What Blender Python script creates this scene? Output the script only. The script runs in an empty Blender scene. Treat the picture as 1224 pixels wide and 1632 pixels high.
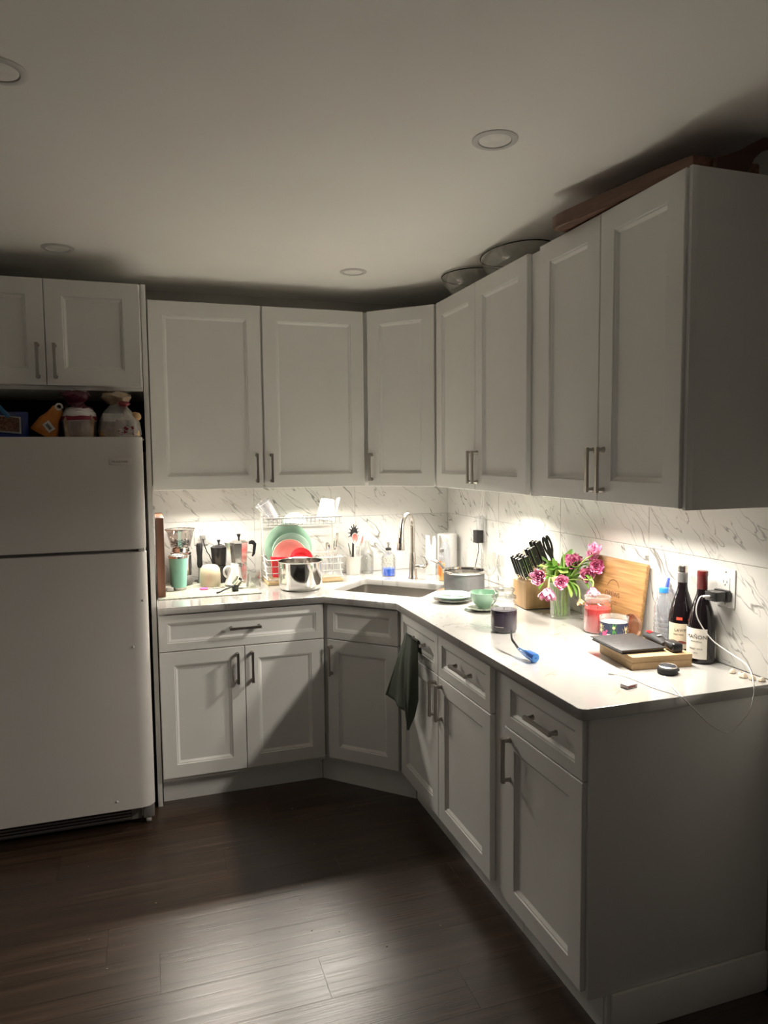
import bpy, bmesh, math, random
from mathutils import Vector, Matrix, noise as mnoise
random.seed(7)
sc = bpy.context.scene
col = sc.collection
PI = math.pi

# ------------------------------------------------------------------ camera
CAM = Vector((-1.6629, -3.8537, 1.5575)); YAW, PITCH, ROLL, FPX = 0.3179, -0.0759, -0.0099, 1134.87
f_ = Vector((math.sin(YAW)*math.cos(PITCH), math.cos(YAW)*math.cos(PITCH), math.sin(PITCH)))
r_ = Vector((math.cos(YAW), -math.sin(YAW), 0)); u_ = r_.cross(f_)
rr = math.cos(ROLL)*r_ + math.sin(ROLL)*u_; uu = -math.sin(ROLL)*r_ + math.cos(ROLL)*u_
cd = bpy.data.cameras.new('camera'); cam = bpy.data.objects.new('camera', cd); col.objects.link(cam)
cd.sensor_fit = 'VERTICAL'; cd.sensor_height = 36.0; cd.lens = FPX/1632*36.0; cd.clip_start = 0.02
cam.matrix_world = Matrix(((rr.x, uu.x, -f_.x, CAM.x), (rr.y, uu.y, -f_.y, CAM.y), (rr.z, uu.z, -f_.z, CAM.z), (0, 0, 0, 1)))
sc.camera = cam

# ------------------------------------------------------------------ world, exposure
w = bpy.data.worlds.new('night_room'); sc.world = w; w.use_nodes = True
bgn = w.node_tree.nodes['Background']
bgn.inputs[0].default_value = (1.0, 0.90, 0.80, 1); bgn.inputs[1].default_value = 0.062
sc.view_settings.view_transform = 'Standard'; sc.view_settings.look = 'None'
sc.view_settings.exposure = 0.22; sc.view_settings.gamma = 1.0
sc.view_settings.use_curve_mapping = False
LAMP_W = (12.5, 12.5, 16.0, 20.0, 7.5)     # watts of the lights under the wall cabinets
LAMP_SPREAD, LAMP_TILT = 156, -17
sc.cycles.diffuse_bounces = 6; sc.cycles.max_bounces = 14; sc.cycles.transparent_max_bounces = 24
PUCK_COL = (1.0, 0.925, 0.81)

# ------------------------------------------------------------------ materials
def nmat(name):
    m = bpy.data.materials.new(name); m.use_nodes = True
    nt = m.node_tree; return m, nt, nt.nodes['Principled BSDF'], nt.nodes, nt.links
def N(nodes, t, **kw):
    n = nodes.new(t)
    for k, v in kw.items(): setattr(n, k, v)
    return n
def ramp(nodes, stops, interp='LINEAR'):
    n = nodes.new('ShaderNodeValToRGB'); cr = n.color_ramp; cr.interpolation = interp
    while len(cr.elements) < len(stops): cr.elements.new(0.5)
    for e, (p, c) in zip(cr.elements, stops):
        e.position = p; e.color = (c[0], c[1], c[2], 1)
    return n
def plain(name, c, rough=0.5, metal=0.0, var=0.06, scale=30.0, bump=0.0, spec=0.5, aniso=0.0, coat=0.0):
    """a colour with slight procedural mottling and optional fine relief"""
    m, nt, b, nd, lk = nmat(name)
    tc = N(nd, 'ShaderNodeTexCoord'); nz = N(nd, 'ShaderNodeTexNoise'); nz.inputs['Scale'].default_value = scale
    nz.inputs['Detail'].default_value = 3
    lk.new(tc.outputs['Object'], nz.inputs['Vector'])
    lo = [max(0, x*(1-var)) for x in c]; hi = [min(1, x*(1+var)) for x in c]
    rp = ramp(nd, [(0.3, lo), (0.7, hi)])
    lk.new(nz.outputs['Fac'], rp.inputs['Fac']); lk.new(rp.outputs['Color'], b.inputs['Base Color'])
    b.inputs['Roughness'].default_value = rough; b.inputs['Metallic'].default_value = metal
    b.inputs['Specular IOR Level'].default_value = spec; b.inputs['Coat Weight'].default_value = coat
    if bump:
        bp = N(nd, 'ShaderNodeBump'); bp.inputs['Strength'].default_value = bump; bp.inputs['Distance'].default_value = 0.002
        lk.new(nz.outputs['Fac'], bp.inputs['Height']); lk.new(bp.outputs['Normal'], b.inputs['Normal'])
    return m
def thin_glass(name, tint=(1, 1, 1), rough=0.0, boost=1.0, haze=0.0, hazecol=(0.9, 0.9, 0.9)):
    """thin clear wall: transparent with fresnel reflection (and a little milky scatter for plastics)"""
    m = bpy.data.materials.new(name); m.use_nodes = True; nt = m.node_tree; nd = nt.nodes; lk = nt.links
    nd.remove(nd['Principled BSDF']); out = nd['Material Output']
    tr = N(nd, 'ShaderNodeBsdfTransparent'); tr.inputs[0].default_value = (*tint, 1)
    gl = N(nd, 'ShaderNodeBsdfGlossy'); gl.inputs['Roughness'].default_value = max(rough, 0.02)
    lw = N(nd, 'ShaderNodeLayerWeight'); lw.inputs[0].default_value = 0.35
    mp = N(nd, 'ShaderNodeMapRange'); mp.inputs['To Min'].default_value = 0.05*boost; mp.inputs['To Max'].default_value = min(1, 0.6*boost)
    lk.new(lw.outputs['Facing'], mp.inputs['Value'])
    mx = N(nd, 'ShaderNodeMixShader'); lk.new(mp.outputs[0], mx.inputs[0])
    lk.new(tr.outputs[0], mx.inputs[1]); lk.new(gl.outputs[0], mx.inputs[2])
    last = mx
    if haze:
        df = N(nd, 'ShaderNodeBsdfDiffuse'); df.inputs[0].default_value = (*hazecol, 1)
        nz = N(nd, 'ShaderNodeTexNoise'); nz.inputs['Scale'].default_value = 40
        tc = N(nd, 'ShaderNodeTexCoord'); lk.new(tc.outputs['Object'], nz.inputs['Vector'])
        m2 = N(nd, 'ShaderNodeMapRange'); m2.inputs['To Min'].default_value = haze*0.5; m2.inputs['To Max'].default_value = min(1, haze*1.5)
        lk.new(nz.outputs['Fac'], m2.inputs['Value'])
        mh = N(nd, 'ShaderNodeMixShader'); lk.new(m2.outputs[0], mh.inputs[0])
        lk.new(mx.outputs[0], mh.inputs[1]); lk.new(df.outputs[0], mh.inputs[2]); last = mh
    lk.new(last.outputs[0], out.inputs['Surface'])
    return m
def wood(name, dark, light, axis='Y', scale=1.0, rough=0.45, bump=0.15):
    m, nt, b, nd, lk = nmat(name)
    tc = N(nd, 'ShaderNodeTexCoord'); mp = N(nd, 'ShaderNodeMapping')
    s = {'X': (2, 40, 40), 'Y': (40, 2, 40), 'Z': (40, 40, 2)}[axis]
    mp.inputs['Scale'].default_value = tuple(x*scale for x in s)
    oi = N(nd, 'ShaderNodeObjectInfo'); ad = N(nd, 'ShaderNodeVectorMath', operation='ADD')
    ml = N(nd, 'ShaderNodeMath', operation='MULTIPLY'); ml.inputs[1].default_value = 37.0
    lk.new(oi.outputs['Random'], ml.inputs[0])
    lk.new(tc.outputs['Object'], mp.inputs['Vector']); lk.new(mp.outputs[0], ad.inputs[0]); lk.new(ml.outputs[0], ad.inputs[1])
    nz = N(nd, 'ShaderNodeTexNoise'); nz.inputs['Scale'].default_value = 1.0; nz.inputs['Detail'].default_value = 6; nz.inputs['Distortion'].default_value = 0.4
    lk.new(ad.outputs[0], nz.inputs['Vector'])
    rp = ramp(nd, [(0.28, dark), (0.72, light)]); lk.new(nz.outputs['Fac'], rp.inputs['Fac'])
    lk.new(rp.outputs['Color'], b.inputs['Base Color']); b.inputs['Roughness'].default_value = rough
    bp = N(nd, 'ShaderNodeBump'); bp.inputs['Strength'].default_value = bump; bp.inputs['Distance'].default_value = 0.001
    lk.new(nz.outputs['Fac'], bp.inputs['Height']); lk.new(bp.outputs['Normal'], b.inputs['Normal'])
    return m
def marble(name, base, vein, angle, s_along, s_across, width, rough, per_object=True, amount=0.8, plane='XZ', mask_lo=0.45):
    """white stone with thin broken veins running along one diagonal"""
    m, nt, b, nd, lk = nmat(name)
    tc = N(nd, 'ShaderNodeTexCoord'); src = tc.outputs['Object']
    sp = N(nd, 'ShaderNodeSeparateXYZ'); lk.new(src, sp.inputs[0])
    cb = N(nd, 'ShaderNodeCombineXYZ'); lk.new(sp.outputs['X'], cb.inputs['X'])
    lk.new(sp.outputs['Z' if plane == 'XZ' else 'Y'], cb.inputs['Y'])
    if per_object:
        oi = N(nd, 'ShaderNodeObjectInfo'); ml = N(nd, 'ShaderNodeMath', operation='MULTIPLY'); ml.inputs[1].default_value = 50
        lk.new(oi.outputs['Random'], ml.inputs[0]); lk.new(ml.outputs[0], cb.inputs['Z'])
    # warp
    nw = N(nd, 'ShaderNodeTexNoise'); nw.inputs['Scale'].default_value = 5; nw.inputs['Detail'].default_value = 4
    lk.new(cb.outputs[0], nw.inputs['Vector'])
    sb = N(nd, 'ShaderNodeVectorMath', operation='SUBTRACT'); sb.inputs[1].default_value = (0.5, 0.5, 0.5)
    lk.new(nw.outputs['Color'], sb.inputs[0])
    sc_ = N(nd, 'ShaderNodeVectorMath', operation='SCALE'); sc_.inputs['Scale'].default_value = 0.10
    lk.new(sb.outputs[0], sc_.inputs[0])
    ad = N(nd, 'ShaderNodeVectorMath', operation='ADD'); lk.new(cb.outputs[0], ad.inputs[0]); lk.new(sc_.outputs[0], ad.inputs[1])
    mr = N(nd, 'ShaderNodeMapping', vector_type='TEXTURE'); mr.inputs['Rotation'].default_value = (0, 0, angle)
    lk.new(ad.outputs[0], mr.inputs['Vector'])
    ms = N(nd, 'ShaderNodeMapping'); ms.inputs['Scale'].default_value = (s_along, s_across, 1); lk.new(mr.outputs[0], ms.inputs['Vector'])
    total = None
    for k, (scl, wd, amt) in enumerate(((1.0, width, 1.0), (2.3, width*1.4, 0.7))):
        nz = N(nd, 'ShaderNodeTexNoise'); nz.inputs['Scale'].default_value = scl; nz.inputs['Detail'].default_value = 2.5; nz.inputs['Roughness'].default_value = 0.5
        of = N(nd, 'ShaderNodeVectorMath', operation='ADD'); of.inputs[1].default_value = (k*7.3, k*3.1, k*1.7)
        lk.new(ms.outputs[0], of.inputs[0]); lk.new(of.outputs[0], nz.inputs['Vector'])
        s1 = N(nd, 'ShaderNodeMath', operation='SUBTRACT'); s1.inputs[1].default_value = 0.5; lk.new(nz.outputs['Fac'], s1.inputs[0])
        a1 = N(nd, 'ShaderNodeMath', operation='ABSOLUTE'); lk.new(s1.outputs[0], a1.inputs[0])
        mpv = N(nd, 'ShaderNodeMapRange', interpolation_type='SMOOTHSTEP'); mpv.inputs['From Min'].default_value = 0; mpv.inputs['From Max'].default_value = wd
        mpv.inputs['To Min'].default_value = amt; mpv.inputs['To Max'].default_value = 0
        lk.new(a1.outputs[0], mpv.inputs['Value'])
        # broken up by a mask
        nm = N(nd, 'ShaderNodeTexNoise'); nm.inputs['Scale'].default_value = 4.5 if k == 0 else 6; nm.inputs['Detail'].default_value = 2
        o2 = N(nd, 'ShaderNodeVectorMath', operation='ADD'); o2.inputs[1].default_value = (11+k*5, 2, k*9); lk.new(cb.outputs[0], o2.inputs[0])
        lk.new(o2.outputs[0], nm.inputs['Vector'])
        mm = N(nd, 'ShaderNodeMapRange', interpolation_type='SMOOTHSTEP'); mm.inputs['From Min'].default_value = mask_lo; mm.inputs['From Max'].default_value = mask_lo+0.14
        lk.new(nm.outputs['Fac'], mm.inputs['Value'])
        mu = N(nd, 'ShaderNodeMath', operation='MULTIPLY'); lk.new(mpv.outputs[0], mu.inputs[0]); lk.new(mm.outputs[0], mu.inputs[1])
        if total is None: total = mu
        else:
            mxx = N(nd, 'ShaderNodeMath', operation='MAXIMUM'); lk.new(total.outputs[0], mxx.inputs[0]); lk.new(mu.outputs[0], mxx.inputs[1]); total = mxx
    am = N(nd, 'ShaderNodeMath', operation='MULTIPLY'); am.inputs[1].default_value = amount; lk.new(total.outputs[0], am.inputs[0])
    # soft cloudiness
    nc = N(nd, 'ShaderNodeTexNoise'); nc.inputs['Scale'].default_value = 4; nc.inputs['Detail'].default_value = 3; lk.new(ad.outputs[0], nc.inputs['Vector'])
    cl = ramp(nd, [(0.35, [x*0.93 for x in base]), (0.65, base)]); lk.new(nc.outputs['Fac'], cl.inputs['Fac'])
    mx = N(nd, 'ShaderNodeMix', data_type='RGBA'); lk.new(am.outputs[0], mx.inputs['Factor'])
    lk.new(cl.outputs['Color'], mx.inputs['A']); mx.inputs['B'].default_value = (*vein, 1)
    lk.new(mx.outputs['Result'], b.inputs['Base Color']); b.inputs['Roughness'].default_value = rough
    return m
def floor_mat():
    m, nt, b, nd, lk = nmat('dark_vinyl_plank')
    tc = N(nd, 'ShaderNodeTexCoord'); mp = N(nd, 'ShaderNodeMapping'); mp.inputs['Scale'].default_value = (1.6, 38, 1)
    oi = N(nd, 'ShaderNodeObjectInfo'); ml = N(nd, 'ShaderNodeMath', operation='MULTIPLY'); ml.inputs[1].default_value = 61
    ad = N(nd, 'ShaderNodeVectorMath', operation='ADD')
    lk.new(oi.outputs['Random'], ml.inputs[0]); lk.new(tc.outputs['Object'], mp.inputs['Vector']); lk.new(mp.outputs[0], ad.inputs[0]); lk.new(ml.outputs[0], ad.inputs[1])
    nz = N(nd, 'ShaderNodeTexNoise'); nz.inputs['Scale'].default_value = 1; nz.inputs['Detail'].default_value = 7; nz.inputs['Roughness'].default_value = 0.65; nz.inputs['Distortion'].default_value = 0.5
    lk.new(ad.outputs[0], nz.inputs['Vector'])
    rp = ramp(nd, [(0.30, (0.020, 0.011, 0.006)), (0.55, (0.050, 0.029, 0.018)), (0.75, (0.095, 0.058, 0.038))]); lk.new(nz.outputs['Fac'], rp.inputs['Fac'])
    lk.new(rp.outputs['Color'], b.inputs['Base Color'])
    m2 = N(nd, 'ShaderNodeMapping'); m2.inputs['Scale'].default_value = (1.4, 260, 1)
    a2 = N(nd, 'ShaderNodeVectorMath', operation='ADD'); lk.new(tc.outputs['Object'], m2.inputs['Vector']); lk.new(m2.outputs[0], a2.inputs[0]); lk.new(ml.outputs[0], a2.inputs[1])
    n2 = N(nd, 'ShaderNodeTexNoise'); n2.inputs['Scale'].default_value = 1; n2.inputs['Detail'].default_value = 3; lk.new(a2.outputs[0], n2.inputs['Vector'])
    rr_ = N(nd, 'ShaderNodeMapRange'); rr_.inputs['To Min'].default_value = 0.20; rr_.inputs['To Max'].default_value = 0.42
    lk.new(n2.outputs['Fac'], rr_.inputs['Value']); lk.new(rr_.outputs[0], b.inputs['Roughness'])
    bp = N(nd, 'ShaderNodeBump'); bp.inputs['Strength'].default_value = 0.5; bp.inputs['Distance'].default_value = 0.0009
    lk.new(n2.outputs['Fac'], bp.inputs['Height']); lk.new(bp.outputs['Normal'], b.inputs['Normal'])
    b.inputs['Specular IOR Level'].default_value = 0.9
    return m
def brushed(name, c, rough=0.3, axis='Z'):
    m, nt, b, nd, lk = nmat(name)
    tc = N(nd, 'ShaderNodeTexCoord'); mp = N(nd, 'ShaderNodeMapping')
    mp.inputs['Scale'].default_value = {'X': (3, 300, 300), 'Z': (300, 300, 3)}[axis]; lk.new(tc.outputs['Object'], mp.inputs['Vector'])
    nz = N(nd, 'ShaderNodeTexNoise'); nz.inputs['Scale'].default_value = 1; lk.new(mp.outputs[0], nz.inputs['Vector'])
    r2 = N(nd, 'ShaderNodeMapRange'); r2.inputs['To Min'].default_value = rough*0.75; r2.inputs['To Max'].default_value = rough*1.25
    lk.new(nz.outputs['Fac'], r2.inputs['Value']); lk.new(r2.outputs[0], b.inputs['Roughness'])
    b.inputs['Base Color'].default_value = (*c, 1); b.inputs['Metallic'].default_value = 1
    return m
def rib_cloth(name, c):
    m, nt, b, nd, lk = nmat(name)
    tc = N(nd, 'ShaderNodeTexCoord'); wv = N(nd, 'ShaderNodeTexWave'); wv.inputs['Scale'].default_value = 55; wv.inputs['Distortion'].default_value = 1.5
    wv.bands_direction = 'DIAGONAL'
    lk.new(tc.outputs['UV'], wv.inputs['Vector'])
    rp = ramp(nd, [(0.2, [x*0.75 for x in c]), (0.8, [x*1.1 for x in c])]); lk.new(wv.outputs['Fac'], rp.inputs['Fac']); lk.new(rp.outputs['Color'], b.inputs['Base Color'])
    bp = N(nd, 'ShaderNodeBump'); bp.inputs['Strength'].default_value = 0.5; bp.inputs['Distance'].default_value = 0.002
    lk.new(wv.outputs['Fac'], bp.inputs['Height']); lk.new(bp.outputs['Normal'], b.inputs['Normal']); b.inputs['Roughness'].default_value = 0.95
    b.inputs['Sheen Weight'].default_value = 0.3
    return m
def speckle(name, a, c, scale, rough=0.9):
    m, nt, b, nd, lk = nmat(name)
    tc = N(nd, 'ShaderNodeTexCoord'); nz = N(nd, 'ShaderNodeTexNoise'); nz.inputs['Scale'].default_value = scale; nz.inputs['Detail'].default_value = 5
    lk.new(tc.outputs['Object'], nz.inputs['Vector']); rp = ramp(nd, [(0.4, a), (0.6, c)]); lk.new(nz.outputs['Fac'], rp.inputs['Fac'])
    lk.new(rp.outputs['Color'], b.inputs['Base Color']); b.inputs['Roughness'].default_value = rough
    return m
def blotch(name, cols, scale=25, rough=0.4, spec=0.5):
    """several hard-edged colours in patches (printed packaging)"""
    m, nt, b, nd, lk = nmat(name)
    tc = N(nd, 'ShaderNodeTexCoord'); nz = N(nd, 'ShaderNodeTexNoise'); nz.inputs['Scale'].default_value = scale; nz.inputs['Detail'].default_value = 2
    lk.new(tc.outputs['Object'], nz.inputs['Vector'])
    n = len(cols); rp = ramp(nd, [(0.3+0.4*i/n, c) for i, c in enumerate(cols)], 'CONSTANT'); rp.color_ramp.elements[0].position = 0
    lk.new(nz.outputs['Fac'], rp.inputs['Fac']); lk.new(rp.outputs['Color'], b.inputs['Base Color']); b.inputs['Roughness'].default_value = rough
    b.inputs['Specular IOR Level'].default_value = spec
    return m

def polish(m, coat):
    b = m.node_tree.nodes['Principled BSDF']; b.inputs['Coat Weight'].default_value = coat; b.inputs['Coat Roughness'].default_value = 0.15; b.inputs['Coat IOR'].default_value = 1.9; b.inputs['Specular IOR Level'].default_value = 0.8
    return m

M = dict(
    paint=plain('cabinet_paint', (0.74, 0.737, 0.715), 0.42, var=0.015, scale=8),
    paint_in=plain('cabinet_underside', (0.62, 0.61, 0.57), 0.5, var=0.02),
    ceiling=plain('ceiling_paint', (0.93, 0.91, 0.87), 0.85, var=0.012, scale=3),
    wall=plain('wall_paint', (0.66, 0.64, 0.60), 0.8, var=0.015, scale=4),
    grout=plain('grout', (0.66, 0.65, 0.62), 0.9, var=0.05),
    tile=marble('marble_tile', (0.62, 0.612, 0.585), (0.115, 0.11, 0.10), -0.80, 1.7, 9.0, 0.011, 0.16, amount=0.85, mask_lo=0.44),
    quartz=polish(marble('white_quartz', (0.47, 0.463, 0.443), (0.19, 0.178, 0.16), 0.5, 2.0, 4.0, 0.014, 0.13, per_object=False, amount=0.55, plane='XY', mask_lo=0.5), 1.0),
    floor=floor_mat(),
    nickel=brushed('brushed_nickel', (0.42, 0.39, 0.355), 0.32),
    faucet=brushed('faucet_nickel', (0.58, 0.55, 0.51), 0.26),
    steel=brushed('polished_steel', (0.74, 0.72, 0.69), 0.10),
    sinksteel=plain('sink_steel', (0.50, 0.48, 0.45), 0.27, metal=1.0),
    mokasteel=plain('cast_aluminium', (0.66, 0.645, 0.62), 0.24, metal=1.0),
    satin=brushed('satin_steel', (0.60, 0.58, 0.55), 0.25),
    fridge=plain('white_enamel', (0.68, 0.655, 0.625), 0.33, var=0.015, scale=6),
    dark=plain('dark_plastic', (0.018, 0.017, 0.017), 0.45),
    black=plain('black_plastic', (0.010, 0.010, 0.011), 0.30),
    blackmatte=plain('black_rubber', (0.016, 0.016, 0.017), 0.7),
    greyplastic=plain('grey_plastic', (0.18, 0.17, 0.16), 0.5),
    white=plain('white_plastic', (0.64, 0.632, 0.61), 0.35, var=0.02),
    whiteceramic=plain('white_ceramic', (0.62, 0.61, 0.58), 0.2, var=0.02),
    cream=plain('cream_ceramic', (0.50, 0.43, 0.31), 0.35, var=0.03),
    paper=plain('paper_towel', (0.64, 0.63, 0.61), 0.95, var=0.03, bump=0.2, scale=120),
    mint=plain('mint_stoneware', (0.27, 0.43, 0.325), 0.28, var=0.04),
    mintpale=plain('pale_mint_plastic', (0.33, 0.48, 0.39), 0.3, var=0.03),
    tumbler=plain('mint_powder_coat', (0.25, 0.56, 0.46), 0.45, var=0.03),
    pink=plain('dusty_pink_ceramic', (0.62, 0.23, 0.20), 0.25, var=0.03),
    red=plain('red_plastic', (0.66, 0.022, 0.035), 0.25, var=0.04),
    hotpink=plain('pink_silicone', (0.80, 0.10, 0.28), 0.4, var=0.03),
    walnut=wood('walnut', (0.055, 0.022, 0.012), (0.20, 0.085, 0.045), 'Z'),
    walnuty=wood('walnut_plank', (0.075, 0.032, 0.018), (0.22, 0.105, 0.062), 'Y'),
    darkwood=wood('dark_walnut', (0.035, 0.014, 0.009), (0.10, 0.042, 0.026), 'X'),
    bamboo=wood('bamboo', (0.20, 0.10, 0.033), (0.39, 0.225, 0.09), 'X', 2.6),
    beech=wood('beech', (0.30, 0.17, 0.07), (0.50, 0.32, 0.15), 'Z', 0.7),
    burn=plain('burnt_engraving', (0.12, 0.055, 0.02), 0.8),
    kraft=plain('kraft_card', (0.40, 0.265, 0.14), 0.8, var=0.06, scale=60),
    mat=speckle('grey_green_mat', (0.20, 0.21, 0.17), (0.36, 0.36, 0.29), 60),
    towel=rib_cloth('sage_towel', (0.165, 0.195, 0.150)),
    hem=plain('sage_hem', (0.24, 0.27, 0.21), 0.95),
    glass=thin_glass('clear_glass', (0.94, 0.945, 0.93), boost=1.5),
    jarglass=thin_glass('jar_glass', (0.95, 0.955, 0.95), boost=0.7),
    glassgreen=thin_glass('vase_glass', (0.86, 0.92, 0.80), boost=1.6, haze=0.06, hazecol=(0.8, 0.9, 0.7)),
    glassgrey=thin_glass('bowl_glass', (0.97, 0.97, 0.95), boost=1.3, haze=0.16, hazecol=(0.72, 0.71, 0.68)),
    cloudy=thin_glass('cloudy_plastic', (0.95, 0.95, 0.95), rough=0.15, haze=0.25, hazecol=(0.62, 0.64, 0.65)),
    film=thin_glass('plastic_film', (0.93, 0.93, 0.95), rough=0.08, boost=1.4, haze=0.14, hazecol=(0.7, 0.7, 0.72)),
    pet=thin_glass('bottle_plastic', (0.88, 0.90, 0.94), rough=0.05, boost=1.6, haze=0.10, hazecol=(0.7, 0.75, 0.8)),
    purplewax=plain('purple_wax', (0.016, 0.009, 0.022), 0.5, var=0.10, spec=0.2),
    redwax=plain('coral_red_wax', (0.60, 0.055, 0.055), 0.4, var=0.05),
    cleanwax=plain('pale_wax', (0.55, 0.53, 0.47), 0.5),
    bluesoap=plain('blue_soap', (0.02, 0.13, 0.72), 0.2, var=0.05),
    yellowsoap=plain('amber_soap', (0.80, 0.42, 0.02), 0.2, var=0.05),
    orangelabel=plain('orange_label', (0.72, 0.14, 0.03), 0.5),
    winebottle=plain('dark_wine_glass', (0.006, 0.004, 0.005), 0.06, spec=0.6),
    winelabel=plain('cream_label', (0.66, 0.58, 0.44), 0.7, var=0.03),
    winelabelw=plain('white_label', (0.72, 0.69, 0.62), 0.7, var=0.03),
    ink=plain('printed_ink', (0.05, 0.045, 0.04), 0.7),
    inkred=plain('red_brown_ink', (0.22, 0.05, 0.04), 0.7),
    foil=plain('burgundy_foil', (0.10, 0.012, 0.012), 0.3, var=0.1),
    sticker=plain('red_sticker', (0.85, 0.09, 0.05), 0.6),
    capsule=plain('grey_capsule', (0.25, 0.25, 0.25), 0.35, metal=0.7),
    rosegold=plain('rose_gold', (0.62, 0.36, 0.24), 0.25, metal=0.9),
    bluecap=plain('blue_cap', (0.03, 0.20, 0.55), 0.35),
    bluezip=plain('blue_zip', (0.09, 0.14, 0.60), 0.4),
    bluebag=plain('blue_foil_bag', (0.012, 0.028, 0.16), 0.25, var=0.3),
    orangebag=plain('orange_bag', (0.42, 0.14, 0.015), 0.35, var=0.15),
    foodprint=blotch('food_print', [(0.16, 0.07, 0.04), (0.30, 0.18, 0.12), (0.20, 0.08, 0.06), (0.36, 0.25, 0.18)], 40),
    bread=speckle('bread_crust', (0.26, 0.17, 0.10), (0.46, 0.34, 0.23), 18),
    bun=speckle('bun_crust', (0.42, 0.22, 0.09), (0.62, 0.42, 0.22), 10),
    bagred=plain('maroon_print', (0.22, 0.015, 0.03), 0.4),
    cavityshade=plain('painted_cavity_shade', (0.030, 0.022, 0.017), 0.8),
    bagpurple=plain('plum_plastic', (0.07, 0.008, 0.022), 0.35, var=0.25),
    bagwhite=thin_glass('printed_clear_bag', (0.9, 0.9, 0.9), rough=0.12, boost=1.4, haze=0.42, hazecol=(0.62, 0.60, 0.58)),
    leaf=plain('tulip_leaf', (0.15, 0.32, 0.05), 0.45, var=0.25, scale=25),
    leaflight=plain('tulip_leaf_pale', (0.33, 0.48, 0.12), 0.45, var=0.2, scale=25),
    stem=plain('tulip_stem', (0.33, 0.46, 0.14), 0.45, var=0.1),
    petal=speckle('pink_petal', (0.72, 0.22, 0.42), (0.88, 0.58, 0.68), 70, 0.5),
    petaldark=speckle('deep_pink_petal', (0.50, 0.07, 0.24), (0.85, 0.42, 0.56), 70, 0.5),
    petalorange=speckle('faded_petal', (0.72, 0.38, 0.20), (0.80, 0.52, 0.34), 70, 0.5),
    navy=plain('navy_print', (0.025, 0.035, 0.075), 0.5),
    leafprint=plain('green_print', (0.06, 0.22, 0.05), 0.5),
    flowerprint=plain('cream_print', (0.80, 0.60, 0.30), 0.5),
    pinkprint=plain('pink_print', (0.80, 0.07, 0.22), 0.5),
    pangrey=plain('hard_anodised', (0.15, 0.15, 0.155), 0.45, metal=0.4),
    paninside=plain('nonstick', (0.06, 0.06, 0.06), 0.35),
    rack=plain('white_coated_wire', (0.56, 0.545, 0.50), 0.35),
    railgrey=plain('grey_rail', (0.20, 0.195, 0.18), 0.4),
    tray=plain('beige_tray', (0.46, 0.34, 0.18), 0.4),
    notebook=plain('black_grained_cover', (0.022, 0.022, 0.024), 0.5, var=0.3, scale=200, bump=0.6),
    bluebrush=thin_glass('blue_clear_plastic', (0.35, 0.60, 0.90), rough=0.1, boost=1.4, haze=0.25, hazecol=(0.10, 0.30, 0.65)),
    eraser=plain('pinkish_box', (0.58, 0.50, 0.50), 0.5),
    shell=speckle('sea_shell', (0.66, 0.52, 0.38), (0.80, 0.74, 0.66), 50),
    lens=plain('frosted_lens', (0.90, 0.88, 0.84), 0.6),
    cable=plain('white_cable', (0.74, 0.73, 0.71), 0.45),
    crumb=plain('crumb', (0.5, 0.42, 0.3), 0.8),
    water=thin_glass('vase_water', (0.86, 0.93, 0.78), boost=0.7),
    copper=plain('dark_moka', (0.045, 0.043, 0.043), 0.3, metal=0.6),
    screen=plain('glossy_screen', (0.03, 0.035, 0.045), 0.05),
)

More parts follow.
